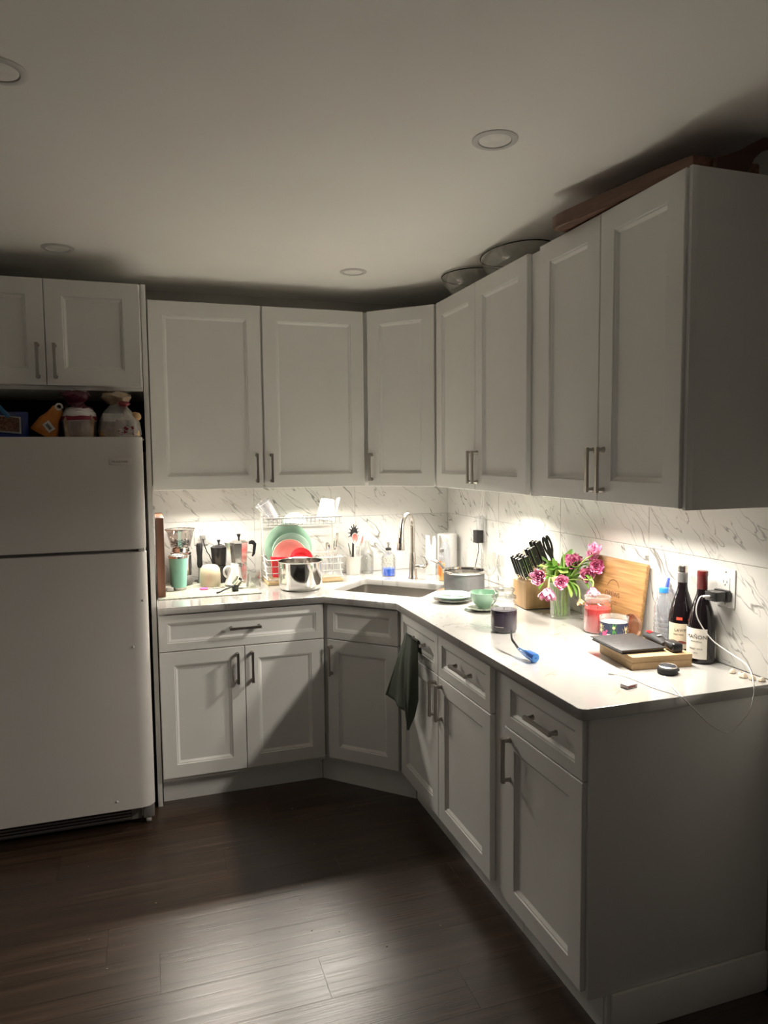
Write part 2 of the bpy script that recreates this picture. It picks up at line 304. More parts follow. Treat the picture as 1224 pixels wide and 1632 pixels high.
# ------------------------------------------------------------------ geometry helpers
class MB:
    def __init__(s): s.bm = bmesh.new(); s.mats = []
    def _new(s, geom, mi):
        for x in geom:
            if isinstance(x, bmesh.types.BMFace): x.material_index = mi
    def mi(s, m):
        if m is None: return 0
        if m not in s.mats: s.mats.append(m)
        return s.mats.index(m)
    def box(s, lo, hi, bevel=0.0, seg=2, m=None, rot=None):
        lo, hi = Vector(lo), Vector(hi); c = (lo+hi)/2; d = hi-lo
        mt = Matrix.Translation(c) @ (rot.to_4x4() if rot else Matrix.Identity(4)) @ Matrix.Diagonal((d.x, d.y, d.z, 1))
        g = bmesh.ops.create_cube(s.bm, size=1, matrix=mt); vs = g['verts']
        if m is not None:
            i = s.mi(m)
            for f in {f for v in vs for f in v.link_faces}: f.material_index = i
        if bevel:
            es = list({e for v in vs for e in v.link_edges})
            bmesh.ops.bevel(s.bm, geom=es, offset=bevel, segments=seg, affect='EDGES', profile=0.5)
        return s
    def lathe(s, prof, n=32, c=(0, 0, 0), m=None, sx=1, sy=1, a0=0, mtx=None, fn=None):
        """prof: list of (r, z); r=0 closes to a pole"""
        i = s.mi(m); rings = []; c = Vector(c)
        def P(v): return (mtx @ v if mtx else v) + c
        for r, z in prof:
            if r <= 1e-6: rings.append([s.bm.verts.new(P(Vector((0, 0, z))))])
            else:
                ring = []
                for k in range(n):
                    a = a0 + 2*PI*k/n; v = Vector((r*math.cos(a)*sx, r*math.sin(a)*sy, z))
                    if fn: v = fn(v, a, r, z)
                    ring.append(s.bm.verts.new(P(v)))
                rings.append(ring)
        for A, B in zip(rings, rings[1:]):
            for k in range(n):
                k2 = (k+1) % n
                q = [A[k % len(A)], A[k2 % len(A)], B[k2 % len(B)], B[k % len(B)]]
                q2 = []
                for v in q:
                    if v not in q2: q2.append(v)
                if len(q2) >= 3:
                    f = s.bm.faces.new(q2); f.material_index = i
        return s
    def tube(s, pts, r, n=8, m=None, cap=True):
        i = s.mi(m); pts = [Vector(p) for p in pts]; rs = r if isinstance(r, (list, tuple)) else [r]*len(pts)
        rings = []; t0 = (pts[1]-pts[0]).normalized()
        ref = Vector((0, 0, 1)) if abs(t0.z) < 0.9 else Vector((1, 0, 0)); nrm = t0.cross(ref).normalized()
        for k, p in enumerate(pts):
            if k == 0: t = pts[1]-pts[0]
            elif k == len(pts)-1: t = pts[-1]-pts[-2]
            else: t = (pts[k+1]-p).normalized() + (p-pts[k-1]).normalized()
            t = t.normalized(); nrm = (nrm - t*nrm.dot(t)).normalized(); bn = t.cross(nrm)
            rings.append([s.bm.verts.new(p + rs[k]*(math.cos(2*PI*j/n)*nrm + math.sin(2*PI*j/n)*bn)) for j in range(n)])
        for A, B in zip(rings, rings[1:]):
            for j in range(n):
                f = s.bm.faces.new((A[j], A[(j+1) % n], B[(j+1) % n], B[j])); f.material_index = i
        if cap:
            for R in (rings[0][::-1], rings[-1]):
                f = s.bm.faces.new(R); f.material_index = i
        return s
    def prism(s, poly, z0, z1, bevel=0.0, m=None, mtx=None):
        i = s.mi(m); fmt = (lambda v: mtx @ v) if mtx else (lambda v: v)
        A = [s.bm.verts.new(fmt(Vector((x, y, z0)))) for x, y in poly]; B = [s.bm.verts.new(fmt(Vector((x, y, z1)))) for x, y in poly]
        fs = [s.bm.faces.new(A[::-1]), s.bm.faces.new(B)]; n = len(poly)
        for k in range(n): fs.append(s.bm.faces.new((A[k], A[(k+1) % n], B[(k+1) % n], B[k])))
        for f in fs: f.material_index = i
        if bevel:
            es = [e for e in {e for f in fs[:2] for e in f.edges}]
            bmesh.ops.bevel(s.bm, geom=es, offset=bevel, segments=2, affect='EDGES', profile=0.5)
        return s
    def grid(s, fn, nu, nv, m=None, uv=False, thick=0.0):
        """fn(u, v) -> point, u, v in 0..1"""
        i = s.mi(m)
        V = [[s.bm.verts.new(Vector(fn(a/nu, b/nv))) for b in range(nv+1)] for a in range(nu+1)]
        fs = []
        lay = s.bm.loops.layers.uv.verify() if uv else None
        for a in range(nu):
            for b in range(nv):
                f = s.bm.faces.new((V[a][b], V[a+1][b], V[a+1][b+1], V[a][b+1])); f.material_index = i; fs.append(f)
                if uv:
                    for l, (ua, vb) in zip(f.loops, ((a, b), (a+1, b), (a+1, b+1), (a, b+1))): l[lay].uv = (ua/nu, vb/nv)
        if thick:
            bmesh.ops.solidify(s.bm, geom=fs, thickness=thick)
        return s
    def mesh(s, name, mat=None, smooth=35, recalc=True):
        bm = s.bm
        if recalc: bmesh.ops.recalc_face_normals(bm, faces=bm.faces)
        lim = math.radians(smooth)
        for f in bm.faces: f.smooth = smooth > 0
        for e in bm.edges:
            if len(e.link_faces) == 2: e.smooth = e.calc_face_angle(0) < lim
        me = bpy.data.meshes.new(name); bm.to_mesh(me); bm.free()
        for mm in (s.mats if s.mats else [mat]): me.materials.append(mm)
        return me
    def build(s, name, mat=None, parent=None, loc=(0, 0, 0), rot=(0, 0, 0), smooth=35):
        if mat is not None and not s.mats: s.mats = [mat]
        return place(name, s.mesh(name, mat, smooth), parent, loc, rot)

def place(name, me, parent=None, loc=(0, 0, 0), rot=(0, 0, 0), scale=None):
    o = bpy.data.objects.new(name, me); col.objects.link(o)
    o.location = loc
    if isinstance(rot, Matrix): o.rotation_euler = rot.to_euler()
    else: o.rotation_euler = rot
    if scale: o.scale = scale
    if parent: o.parent = parent
    return o
def thing(name, label, cat, loc=(0, 0, 0), rz=0, group=None, rot=None):
    o = bpy.data.objects.new(name, None); col.objects.link(o); o.empty_display_size = 0.05
    o.location = loc; o.rotation_euler = rot if rot else (0, 0, rz); tag(o, label, cat, group); return o
def tag(o, label, cat, group=None):
    o['label'] = label; o['category'] = cat
    if group: o['group'] = group
    return o
def struct(o): o['kind'] = 'structure'; return o
def copy_tree(o, parent=None):
    c = o.copy(); col.objects.link(c)
    if parent: c.parent = parent
    for ch in [x for x in bpy.data.objects if x.parent == o]: copy_tree(ch, c)
    return c
def text_mesh(s, size, extrude=0.0004, align='CENTER', spacing=1.0, bend=None, font_scale=1.0):
    cu = bpy.data.curves.new('text', 'FONT'); cu.body = s; cu.size = size; cu.align_x = align; cu.align_y = 'CENTER'
    cu.extrude = extrude; cu.space_character = spacing; cu.resolution_u = 3
    ob = bpy.data.objects.new('text', cu); col.objects.link(ob)
    dg = bpy.context.evaluated_depsgraph_get(); dg.update()
    me = bpy.data.meshes.new_from_object(ob.evaluated_get(dg)); bpy.data.objects.remove(ob); bpy.data.curves.remove(cu)
    if bend:                                   # wrap the text round an upright cylinder of that radius, facing local -y
        for v in me.vertices:
            a = v.co.x/bend; rr2 = bend + v.co.z
            v.co = Vector((rr2*math.sin(a), -rr2*math.cos(a), v.co.y))
    else:                                      # stand it up facing local -y
        for v in me.vertices: v.co = Vector((v.co.x, -v.co.z, v.co.y))
    return me
def text(name, s, size, mat, parent, loc, rot=(0, 0, 0), bend=None, spacing=1.0, extrude=0.0004):
    me = text_mesh(s, size, extrude, spacing=spacing, bend=bend); me.materials.clear(); me.materials.append(mat)
    return place(name, me, parent, loc, rot)
def cyl_patch(mb, r, z0, z1, a0, a1, n=16, m=None, th=0.0004):
    """a label wrapped on an upright cylinder; angle 0 faces local -y, positive towards +x"""
    mb.grid(lambda u, v: ((r+th)*math.sin(a0+(a1-a0)*u), -(r+th)*math.cos(a0+(a1-a0)*u), z0+(z1-z0)*v), n, 2, m=m)
    return mb
def bez(p0, p1, p2, p3, n=12):
    p0, p1, p2, p3 = map(Vector, (p0, p1, p2, p3)); out = []
    for k in range(n+1):
        t = k/n; out.append((1-t)**3*p0 + 3*(1-t)**2*t*p1 + 3*(1-t)*t*t*p2 + t**3*p3)
    return out
def smooth_path(pts, sub=6):
    pts = [Vector(p) for p in pts]; out = []
    for i in range(len(pts)-1):
        p0 = pts[max(i-1, 0)]; p1 = pts[i]; p2 = pts[i+1]; p3 = pts[min(i+2, len(pts)-1)]
        for k in range(sub):
            t = k/sub
            out.append(0.5*((2*p1) + (-p0+p2)*t + (2*p0-5*p1+4*p2-p3)*t*t + (-p0+3*p1-3*p2+p3)*t**3))
    out.append(pts[-1]); return out
RB, RR, RD = 0.0, -PI/2, -PI/4           # facing of the back run, right run and diagonal corner
# ================================================================== ROOM SHELL
ZC, ZCEIL = 0.914, 2.415
struct(MB().box((-4.2, -6.2, -0.06), (0.1, 0.1, -0.004)).build('floor', plain('sub_floor', (0.030, 0.018, 0.011), 0.5)))
FLOOR = bpy.data.objects['floor']
pl_me = {}
def plank_mesh(L):
    if L not in pl_me:
        pl_me[L] = MB().box((0, 0, -0.004), (L, 0.1788, 0.0), bevel=0.0004, seg=1).mesh('plank', M['floor'])
    return pl_me[L]
PW, PLN = 0.179, 1.22
for i in range(24):
    y = -0.62 - (i+1)*PW + 0.10
    x = -2.9 + [0.0, 0.47, 0.86, 0.25, 0.66, 1.06][i % 6] - 1.22
    while x < -0.02:
        a, b = max(x, -3.0), min(x+PLN, -0.02)
        if b-a > 0.05:
            L = round(b-a-0.0004, 4)
            place('plank', plank_mesh(L), FLOOR, (a, y, 0))
        x += PLN
mbc = MB()
for k in range(26):
    x, y = random.uniform(-2.0, -0.62), random.uniform(-2.2, -0.8)
    s = random.uniform(0.0012, 0.0032)
    mbc.box((x, y, 0.0005), (x+s*1.6, y+s, 0.0005+s*0.7), m=M['crumb'], rot=None)
cr = mbc.build('crumbs', M['crumb'], smooth=0); cr['kind'] = 'stuff'; cr['label'] = 'tiny pale crumbs scattered on the dark plank floor'; cr['category'] = 'crumbs'

struct(MB().box((-4.2, -6.2, ZCEIL), (0.1, 0.1, ZCEIL+0.08)).build('ceiling', M['ceiling']))
WB = struct(MB().box((-2.6, 0.009, 0), (0.1, 0.1, ZCEIL)).build('wall_back', M['wall']))
WR = struct(MB().box((0.009, -6.2, 0), (0.1, 0.009, ZCEIL)).build('wall_right', M['wall']))
struct(MB().box((-2.58, -0.95, 0), (-2.47, 0.009, ZCEIL)).build('wall_left', M['wall']))
struct(MB().box((-0.004, -4.9, 0), (0.009, -2.345, 0.115), bevel=0.003).build('baseboard_right', M['paint']))

# marble tiles, each one proud of the grouted wall
TH = 0.0085
def tile_mesh(wd, h):
    return MB().box((0.0006, 0.0, 0.0006), (wd-0.0006, TH, h-0.0006), bevel=0.0008, seg=1).mesh('tile', M['tile'])
zr = [(ZC, 1.2325), (1.2325, 1.440)]
bx = [-1.650, -1.1328, -0.5664, 0.0]
for z0, z1 in zr:
    for a, b in zip(bx, bx[1:]):
        place('tile', tile_mesh(b-a, z1-z0), WB, (a, 0.0, z0))
ry = [-0.0, -0.643, -1.2106, -1.778, -2.345]
for z0, z1 in zr:
    for a, b in zip(ry, ry[1:]):
        place('tile', tile_mesh(a-b, z1-z0), WR, (0.0, a, z0), (0, 0, RR))
g = MB(); g.box((-1.655, 0.004, ZC), (0.009, 0.0088, 1.44)); g.build('grout', M['grout'], WB)
g = MB(); g.box((0.004, -2.345, ZC), (0.0088, 0.004, 1.44)); g.build('grout', M['grout'], WR)

# recessed ceiling lights (switched off)
def downlight(x, y, label):
    t = thing('recessed_light', label, 'ceiling light', (x, y, ZCEIL), group='recessed ceiling lights')
    MB().lathe([(0.044, -0.0012), (0.046, -0.0045), (0.058, -0.0045), (0.0625, -0.0020), (0.0625, -0.0002), (0.044, -0.0002)], 48).build('trim_ring', M['white'], t)
    MB().lathe([(0, -0.0030), (0.036, -0.0032), (0.0435, -0.0016), (0.0435, -0.0004), (0, -0.0004)], 48).build('lens', M['lens'], t)
downlight(-0.741, -2.048, 'round recessed ceiling light, unlit, over the counter near the wooden plank')
downlight(-1.982, -0.648, 'round recessed ceiling light, unlit, in front of the cabinet above the fridge')
downlight(-0.737, -0.620, 'small-looking unlit recessed ceiling light above the corner wall cabinet')
downlight(-1.950, -2.040, 'unlit recessed ceiling light cut by the edge of the picture')

# ================================================================== CABINETS
def rings_mesh(mb, wd, h, rings, mi=None):
    """concentric rectangles (inset, y) from the back outwards, last one capped: a framed panel"""
    bm = mb.bm; R = []
    for ins, y in rings:
        R.append([bm.verts.new((sx*(wd/2-ins), y, z)) for sx, z in ((-1, ins), (1, ins), (1, h-ins), (-1, h-ins))])
    bm.faces.new(R[0]); bm.faces.new(R[-1])
    for A, B in zip(R, R[1:]):
        for k in range(4): bm.faces.new((A[k], A[(k+1) % 4], B[(k+1) % 4], B[k]))
TD = 0.020
def door_me(wd, h, stile=0.060):
    mb = MB()
    rings_mesh(mb, wd, h, [(0, -0.0005), (0, -TD+0.002), (0.002, -TD), (stile, -TD), (stile+0.0015, -TD+0.004), (stile+0.006, -TD+0.0045),
                           (stile+0.0135, -TD+0.0105), (stile+0.015, -TD+0.0115)])
    return mb.mesh('door', M['paint'], smooth=0)
def handle_me(L=0.142):
    mb = MB(); z0 = L/2
    # flat bar, slightly waisted, and two flared round posts
    prof = [(-z0, .0060, .0052), (-z0*0.86, .0058, .0050), (0, .0050, .0042), (z0*0.86, .0058, .0050), (z0, .0060, .0052)]
    R = []
    for z, hx, hy in prof:
        R.append([mb.bm.verts.new((sx*hx, -0.0255+sy*hy, z)) for sx, sy in ((-1, -1), (1, -1), (1, 1), (-1, 1))])
    mb.bm.faces.new(R[0]); mb.bm.faces.new(R[-1])
    for A, B in zip(R, R[1:]):
        for k in range(4): mb.bm.faces.new((A[k], A[(k+1) % 4], B[(k+1) % 4], B[k]))
    rot = Matrix.Rotation(PI/2, 4, 'X')
    for s in (-1, 1):
        mb.lathe([(0, 0), (0.0088, 0), (0.0088, 0.003), (0.0068, 0.008), (0.0052, 0.0235), (0, 0.0235)], 14, c=(0, 0, s*(z0-0.008)), mtx=rot)
    return mb.mesh('handle', M['nickel'], smooth=40)
HANDLE = handle_me()
def add_door(t, x0, x1, z0, z1, hx=None, hz=None, stile=0.060, name='door'):
    d = place(name, door_me(x1-x0, z1-z0, stile), t, ((x0+x1)/2, -0.0005, z0))
    if hx is not None: place('handle', HANDLE, d, (hx-(x0+x1)/2, -TD-0.0003, hz-z0))
    return d
def add_drawer(t, x0, x1, z0, z1, hx=None, name='drawer'):
    d = place(name, door_me(x1-x0, z1-z0, 0.036), t, ((x0+x1)/2, -0.0005, z0))
    if hx is not None: place('handle', HANDLE, d, (hx-(x0+x1)/2, -TD-0.0003, (z1-z0)/2+0.004), (0, PI/2, 0))
    return d

ZB, ZD, ZT, ZU, ZUT = 0.134, 0.710, 0.874, 1.413, 2.300
# --- base cabinet along the back wall (local x = world x, front face at y = -0.599)
t = thing('base_cabinet', 'grey-painted base cabinet with one wide drawer over two doors beside the fridge', 'cabinet', (-1.275, -0.599, 0), RB)
MB().box((-0.372, 0.0, 0.115), (0.372, 0.585, 0.8835)).build('carcass', M['paint'], t)
MB().box((-0.372, 0.053, 0), (0.372, 0.065, 0.1145)).build('toe_kick', M['paint'], t)
add_drawer(t, -0.370, 0.370, ZD+0.002, ZT, 0.005)
add_door(t, -0.370, -0.0015, ZB, ZD-0.002, -0.033, 0.612); add_door(t, 0.0015, 0.370, ZB, ZD-0.002, 0.033, 0.612)
# --- diagonal corner base under the sink
tc = -1.0535; wdg = 0.369
t = thing('corner_base_cabinet', 'diagonal corner base cabinet under the sink with false drawer front over one door', 'cabinet',
          (tc/math.sqrt(2), tc/math.sqrt(2), 0), RD)
MB().box((-0.2150, 0.0, 0.115), (0.2150, 0.016, 0.8835)).build('carcass', M['paint'], t)
MB().box((-0.249, 0.028, 0), (0.249, 0.040, 0.1145)).build('toe_kick', M['paint'], t)
add_drawer(t, -wdg/2, wdg/2, ZD+0.002, ZT, None, 'false_drawer_front')
add_door(t, -wdg/2, wdg/2, ZB, ZD-0.002, -wdg/2+0.022, 0.610, stile=0.058)
# --- two-door base on the right run
t = thing('base_cabinet', 'grey-painted base cabinet with a towel on one of its two drawers, over two doors', 'cabinet', (-0.599, -1.3435, 0), RR)
MB().box((-0.4380, 0.0, 0.115), (0.4400, 0.585, 0.8835)).build('carcass', M['paint'], t)
MB().box((-0.4380, 0.053, 0), (0.4400, 0.065, 0.1145)).build('toe_kick', M['paint'], t)
add_drawer(t, -0.4400, -0.0095, ZD+0.002, ZT, -0.205); add_drawer(t, -0.0065, 0.4400, ZD+0.002, ZT, 0.232)
add_door(t, -0.4400, -0.0095, ZB, ZD-0.002, -0.034, 0.612); add_door(t, -0.0065, 0.4400, ZB, ZD-0.002, 0.028, 0.612)
# --- filler and end cabinet
o = MB().box((-0.0475, 0.0, 0.115), (0.0475, 0.02, 0.8835)).build('filler_strip', M['paint'], None, (-0.599, -1.8335, 0), (0, 0, RR))
MB().box((-0.0470, 0.053, -0.115), (0.0470, 0.065, -0.0005)).build('toe_kick', M['paint'], o, loc=(0, 0, 0.115))
tag(o, 'plain narrow upright filler strip between the two right-hand base cabinets', 'filler panel')
t = thing('base_cabinet', 'grey-painted end base cabinet with one drawer over one door and a flat side panel', 'cabinet', (-0.599, -2.097, 0), RR)
MB().box((-0.2130, 0.0, 0.115), (0.2130, 0.585, 0.8835)).build('carcass', M['paint'], t)
MB().box((-0.2130, 0.053, 0), (0.2130, 0.065, 0.1145)).build('toe_kick', M['paint'], t)
add_drawer(t, -0.2130, 0.2130, ZD+0.002, ZT, 0.025)
add_door(t, -0.2130, 0.2130, ZB, ZD-0.002, -0.176, 0.612)
MB().box((0.2145, -0.006, 0.115), (0.2265, 0.597, 0.8835), bevel=0.001).build('side_panel', M['paint'], t)
MB().box((0.2145, 0.055, 0.0), (0.2265, 0.597, 0.1145)).build('side_panel', M['paint'], t)
MB().box((0.2270, 0.067, 0.0), (0.2370, 0.597, 0.118), bevel=0.0025).build('baseboard', M['paint'], t)

# --- wall cabinets
def plan_box(mb, poly, z0, z1): mb.prism(poly, z0, z1); return mb
t = thing('wall_cabinet', 'two-door wall cabinet over the dish rack on the back wall', 'cabinet', (-1.1238, -0.2965, 0), RB)
MB().box((-0.524, 0.0, 1.430), (0.522, 0.2955, ZUT)).build('carcass', M['paint'], t)
add_door(t, -0.5218, -0.0016, ZU, ZUT, -0.0316, 1.513, stile=0.066); add_door(t, 0.0083, 0.5217, ZU, ZUT, 0.0402, 1.513, stile=0.066)
tcu = -(0.5844+0.3226)/math.sqrt(2)+0.0205; wu = (0.5844-0.3226)*math.sqrt(2)
t = thing('corner_wall_cabinet', 'diagonal one-door wall cabinet across the corner above the faucet', 'cabinet', (tcu/math.sqrt(2), tcu/math.sqrt(2), 0), RD)
inv = Matrix.Rotation(-RD, 4, 'Z')
cpts = [Vector((x-tcu/math.sqrt(2), y-tcu/math.sqrt(2), 0)) for x, y in ((-0.0015, -0.0015), (-0.600, -0.0015), (-0.600, tcu*math.sqrt(2)+0.600), (tcu*math.sqrt(2)+0.600, -0.600), (-0.0015, -0.600))]
MB().prism([((inv @ p).x, (inv @ p).y) for p in cpts], 1.430, ZUT).build('carcass', M['paint'], t)
add_door(t, -wu/2, wu/2, ZU, ZUT, -wu/2+0.020, 1.512, stile=0.066)
t = thing('wall_cabinet', 'two-door wall cabinet next to the corner with glass bowls on top', 'cabinet', (-0.2965, -1.037, 0), RR)
MB().box((-0.436, 0.0, 1.430), (0.438, 0.2955, ZUT)).build('carcass', M['paint'], t)
add_door(t, -0.4380, -0.0045, ZU, ZUT, -0.026, 1.513, stile=0.066); add_door(t, -0.0015, 0.4380, ZU, ZUT, 0.020, 1.513, stile=0.066)
o = MB().box((-0.0425, 0.0, 1.409), (0.0425, 0.02, ZUT-0.002)).build('filler_strip', M['paint'], None, (-0.2965, -1.5200, 0), (0, 0, RR))
tag(o, 'narrow upright filler strip between the two right-hand wall cabinets', 'filler panel')
t = thing('wall_cabinet', 'tall-looking two-door end wall cabinet with a wooden plank on top', 'cabinet', (-0.2965, -1.9278, 0), RR)
MB().box((-0.3634, 0.0, 1.430), (0.3634, 0.2955, ZUT)).build('carcass', M['paint'], t)
add_door(t, -0.3634, -0.0045, ZU, ZUT, -0.024, 1.513, stile=0.066); add_door(t, -0.0010, 0.3634, ZU, ZUT, 0.029, 1.513, stile=0.066)
MB().box((0.3640, -0.010, 1.409), (0.3770, 0.012, ZUT+0.004), bevel=0.001).build('edge_strip', M['paint'], t)
MB().box((0.3640, 0.0125, 1.409), (0.3750, 0.2955, ZUT+0.004)).build('side_panel', M['paint'], t)
# --- tall fridge panel and the cabinet above the fridge
o = MB().box((-1.6720, -0.592, 0.0), (-1.6520, -0.002, 2.304), bevel=0.001).build('fridge_side_panel', M['paint'])
tag(o, 'tall narrow painted panel standing between fridge and base cabinet', 'panel')
t = thing('fridge_wall_cabinet', 'deep two-door wall cabinet above the fridge', 'cabinet', (-2.0475, -0.599, 0), RB)
MB().box((-0.373, 0.0, 1.852), (0.373, 0.597, 2.300)).build('carcass', M['paint'], t)
MB().box((-0.373, 0.560, 1.600), (0.373, 0.590, 1.8515)).build('shade_panel', M['cavityshade'], t)  # added dark sheet: its colour paints the shade in the cavity over the fridge
add_door(t, -0.3680, -0.0015, 1.868, 2.298, -0.031, 1.966, stile=0.066); add_door(t, 0.0015, 0.3680, 1.868, 2.298, 0.034, 1.966, stile=0.066)

# ================================================================== COUNTERTOP, SINK, FAUCET
def curve_plate(loops, depth, bevel):
    cu = bpy.data.curves.new('plate', 'CURVE'); cu.dimensions = '2D'; cu.fill_mode = 'BOTH'
    cu.extrude = depth/2-bevel; cu.bevel_depth = bevel; cu.bevel_resolution = 2; cu.offset = -bevel
    for lp in loops:
        sp = cu.splines.new('POLY'); sp.points.add(len(lp)-1); sp.use_cyclic_u = True
        for p, (x, y) in zip(sp.points, lp): p.co = (x, y, 0, 1)
    ob = bpy.data.objects.new('plate', cu); col.objects.link(ob)
    dg = bpy.context.evaluated_depsgraph_get(); dg.update()
    me = bpy.data.meshes.new_from_object(ob.evaluated_get(dg)); bpy.data.objects.remove(ob); bpy.data.curves.remove(cu)
    return me
def st(s, t): return ((s+t)/math.sqrt(2), (t-s)/math.sqrt(2))
def round_rect(s0, s1, t0, t1, r, n=5):
    out = []
    for cx, cy, a in ((s1-r, t1-r, 0), (s0+r, t1-r, 90), (s0+r, t0+r, 180), (s1-r, t0+r, 270)):
        for k in range(n+1):
            an = math.radians(a+90*k/n); out.append((cx+r*math.cos(an), cy+r*math.sin(an)))
    return out
S0, S1, T0, T1 = -0.245, 0.235, -0.930, -0.576
outer = [(-1.6475, -0.001), (-1.6475, -0.6413), (-0.9077, -0.6413), (-0.6413, -0.9077), (-0.6413, -2.318), (-0.635, -2.330), (-0.622, -2.3345), (-0.001, -2.3345), (-0.001, -0.001)]
me = curve_plate([outer, [st(s, t_) for s, t_ in round_rect(S0, S1, T0, T1, 0.02)]], 0.030, 0.002)
me.materials.append(M['quartz'])
o = place('countertop', me, None, (0, 0, ZC-0.015)); tag(o, 'white veined quartz countertop running round the corner over the base cabinets', 'countertop')

t = thing('sink', 'stainless undermount sink set in the diagonal corner of the counter', 'sink', (0, 0, ZC-0.031), RD)
mb = MB(); ring = []
for ins, z, r in ((-0.008, 0.0, 0.03), (-0.006, -0.002, 0.03), (-0.005, -0.17, 0.03), (0.010, -0.188, 0.04), (0.17, -0.195, 0.001)):
    ring.append([mb.bm.verts.new((x, y, z)) for x, y in round_rect(S0+ins, S1-ins, T0+ins, T1-ins, r, 5)])
for A, B in zip(ring, ring[1:]):
    n = len(A)
    for k in range(n): mb.bm.faces.new((A[k], A[(k+1) % n], B[(k+1) % n], B[k]))
mb.bm.faces.new(ring[-1])
mb.build('basin', M['sinksteel'], t)
MB().lathe([(0, 0.003), (0.030, 0.003), (0.042, 0.0045), (0.045, 0.0005), (0, 0.0005)], 24, c=((S0+S1)/2, (T0+T1)/2, -0.1955)).build('drain', M['satin'], t)

# faucet stands behind the sink, spout swung over the basin (local -y points at the basin)
FX, FY = st(-0.012, -0.472)
t = thing('faucet', 'tall brushed nickel gooseneck faucet behind the sink', 'faucet', (FX, FY, ZC), RD)
MB().lathe([(0, 0.0003), (0.0255, 0.0003), (0.0255, 0.004), (0.0225, 0.010), (0.0195, 0.08), (0.0150, 0.135), (0.0138, 0.142), (0, 0.142)], 32).build('body', M['faucet'], t)
pts = [(0, 0, 0.138), (0, 0, 0.22), (0, 0, 0.275)]
Rr = 0.068
for k in range(1, 13):
    a = PI*k/13*1.02
    pts.append((0, -Rr+Rr*math.cos(a), 0.275+Rr*math.sin(a)*1.05))
pts.append((0, -2*Rr-0.003, 0.262))
MB().tube(pts, 0.0125, 16).build('spout', M['faucet'], t)
d = Vector((0, -0.012, -0.095)); q = d.to_track_quat('Z', 'Y').to_matrix().to_4x4()
sh = MB().lathe([(0, 0), (0.0135, 0), (0.0140, 0.012), (0.0150, 0.035), (0.0215, 0.088), (0.0205, 0.094), (0, 0.094)], 28, mtx=q, c=(0, -2*Rr-0.003, 0.262)).build('spray_head', M['faucet'], t)
MB().box((-0.004, -0.1625, 0.205), (0.004, -0.1575, 0.235), bevel=0.001, rot=Matrix.Rotation(-0.15, 3, 'X')).build('spray_button', M['black'], sh)
rx = Matrix.Rotation(PI/2, 4, 'Y')
MB().lathe([(0, 0.010), (0.0135, 0.010), (0.0135, 0.040), (0.0125, 0.050), (0.0145, 0.056), (0.0145, 0.066), (0, 0.066)], 24, mtx=rx, c=(0, 0, 0.066)).build('valve_stem', M['faucet'], t)
MB().tube(smooth_path([(0.061, 0, 0.060), (0.074, 0, 0.066), (0.083, 0.0, 0.085), (0.077, 0, 0.108), (0.067, 0, 0.122)], 5), [0.0100]*6+[0.0085]*5+[0.0070]*5+[0.0058]*5, 12).build('lever', M['faucet'], t)

# ================================================================== UNDER-CABINET PUCK LIGHTS (they light the room)
LENS, _nt, _b, _nd, _lk = nmat('lit_lens')
_b.inputs['Emission Color'].default_value = (*PUCK_COL, 1); _b.inputs['Emission Strength'].default_value = 6
def cabinet_light(x, y, rz, ln, watts, label):
    """slim light under a wall cabinet: housing, lens and its lamp, ln long"""
    t = thing('under_cabinet_light', label, 'lamp', (x, y, 1.4295), rz, group='lit lights under the wall cabinets')
    hw = max(ln/2, 0.045)
    MB().box((-hw-0.01, -0.030, -0.012), (hw+0.01, 0.030, -0.0001), bevel=0.003).build('housing', M['white'], t)
    MB().box((-hw, -0.022, -0.0135), (hw, 0.022, -0.0122), bevel=0.0005).build('lens', LENS, t)
    ld = bpy.data.lights.new('cabinet_lamp', 'AREA'); ld.shape = 'RECTANGLE'; ld.size = max(ln, 0.07); ld.size_y = 0.05
    ld.spread = math.radians(LAMP_SPREAD); ld.energy = watts; ld.color = PUCK_COL
    lo = bpy.data.objects.new('cabinet_lamp', ld); col.objects.link(lo); lo.parent = t; lo.location = (0, 0, -0.0150); lo.rotation_euler = (math.radians(LAMP_TILT), 0, 0)
cabinet_light(-1.375, -0.235, RB, 0.42, LAMP_W[0], 'lit light under the back wall cabinet above the coffee makers')
cabinet_light(-0.800, -0.235, RB, 0.36, LAMP_W[1], 'lit light under the back wall cabinet above the dish rack')
cabinet_light(-0.330, -0.330, RD, 0.16, LAMP_W[4], 'added fill light under the diagonal corner wall cabinet above the faucet')  # corner lamp added to raise the bounce and even out the brightness
cabinet_light(-0.235, -0.985, RR, 0.07, LAMP_W[2], 'lit light under the wall cabinet above the knife block')
cabinet_light(-0.235, -1.905, RR, 0.62, LAMP_W[3], 'lit light under the end wall cabinet above the wine bottles')

# ================================================================== FRIDGE
FXR, FXL = -1.684, -2.434; FC = (FXR+FXL)/2; FW = (FXR-FXL)/2
t = thing('refrigerator', 'white top-freezer refrigerator standing against the tall panel', 'refrigerator', (FC, -0.04, 0), 0)
def Y(y): return y+0.04
MB().box((-FW+0.004, Y(-0.715), 0.03), (FW-0.004, Y(-0.05), 1.636), bevel=0.006).build('cabinet_body', M['fridge'], t)
def fdoor(name, z0, z1):
    ex, ey = 0.060, 0.034; poly = [(-FW, Y(-0.722)), ]
    n = 8
    for k in range(n+1):
        a = PI/2*k/n; poly.append((-FW+ex*(1-math.cos(a)), Y(-0.756)-ey*math.sin(a)))
    for k in range(n, -1, -1):
        a = PI/2*k/n; poly.append((FW-ex*(1-math.cos(a)), Y(-0.756)-ey*math.sin(a)))
    poly.append((FW, Y(-0.722)))
    return MB().prism(poly, z0, z1, bevel=0.005).build(name, M['fridge'], t, smooth=30)
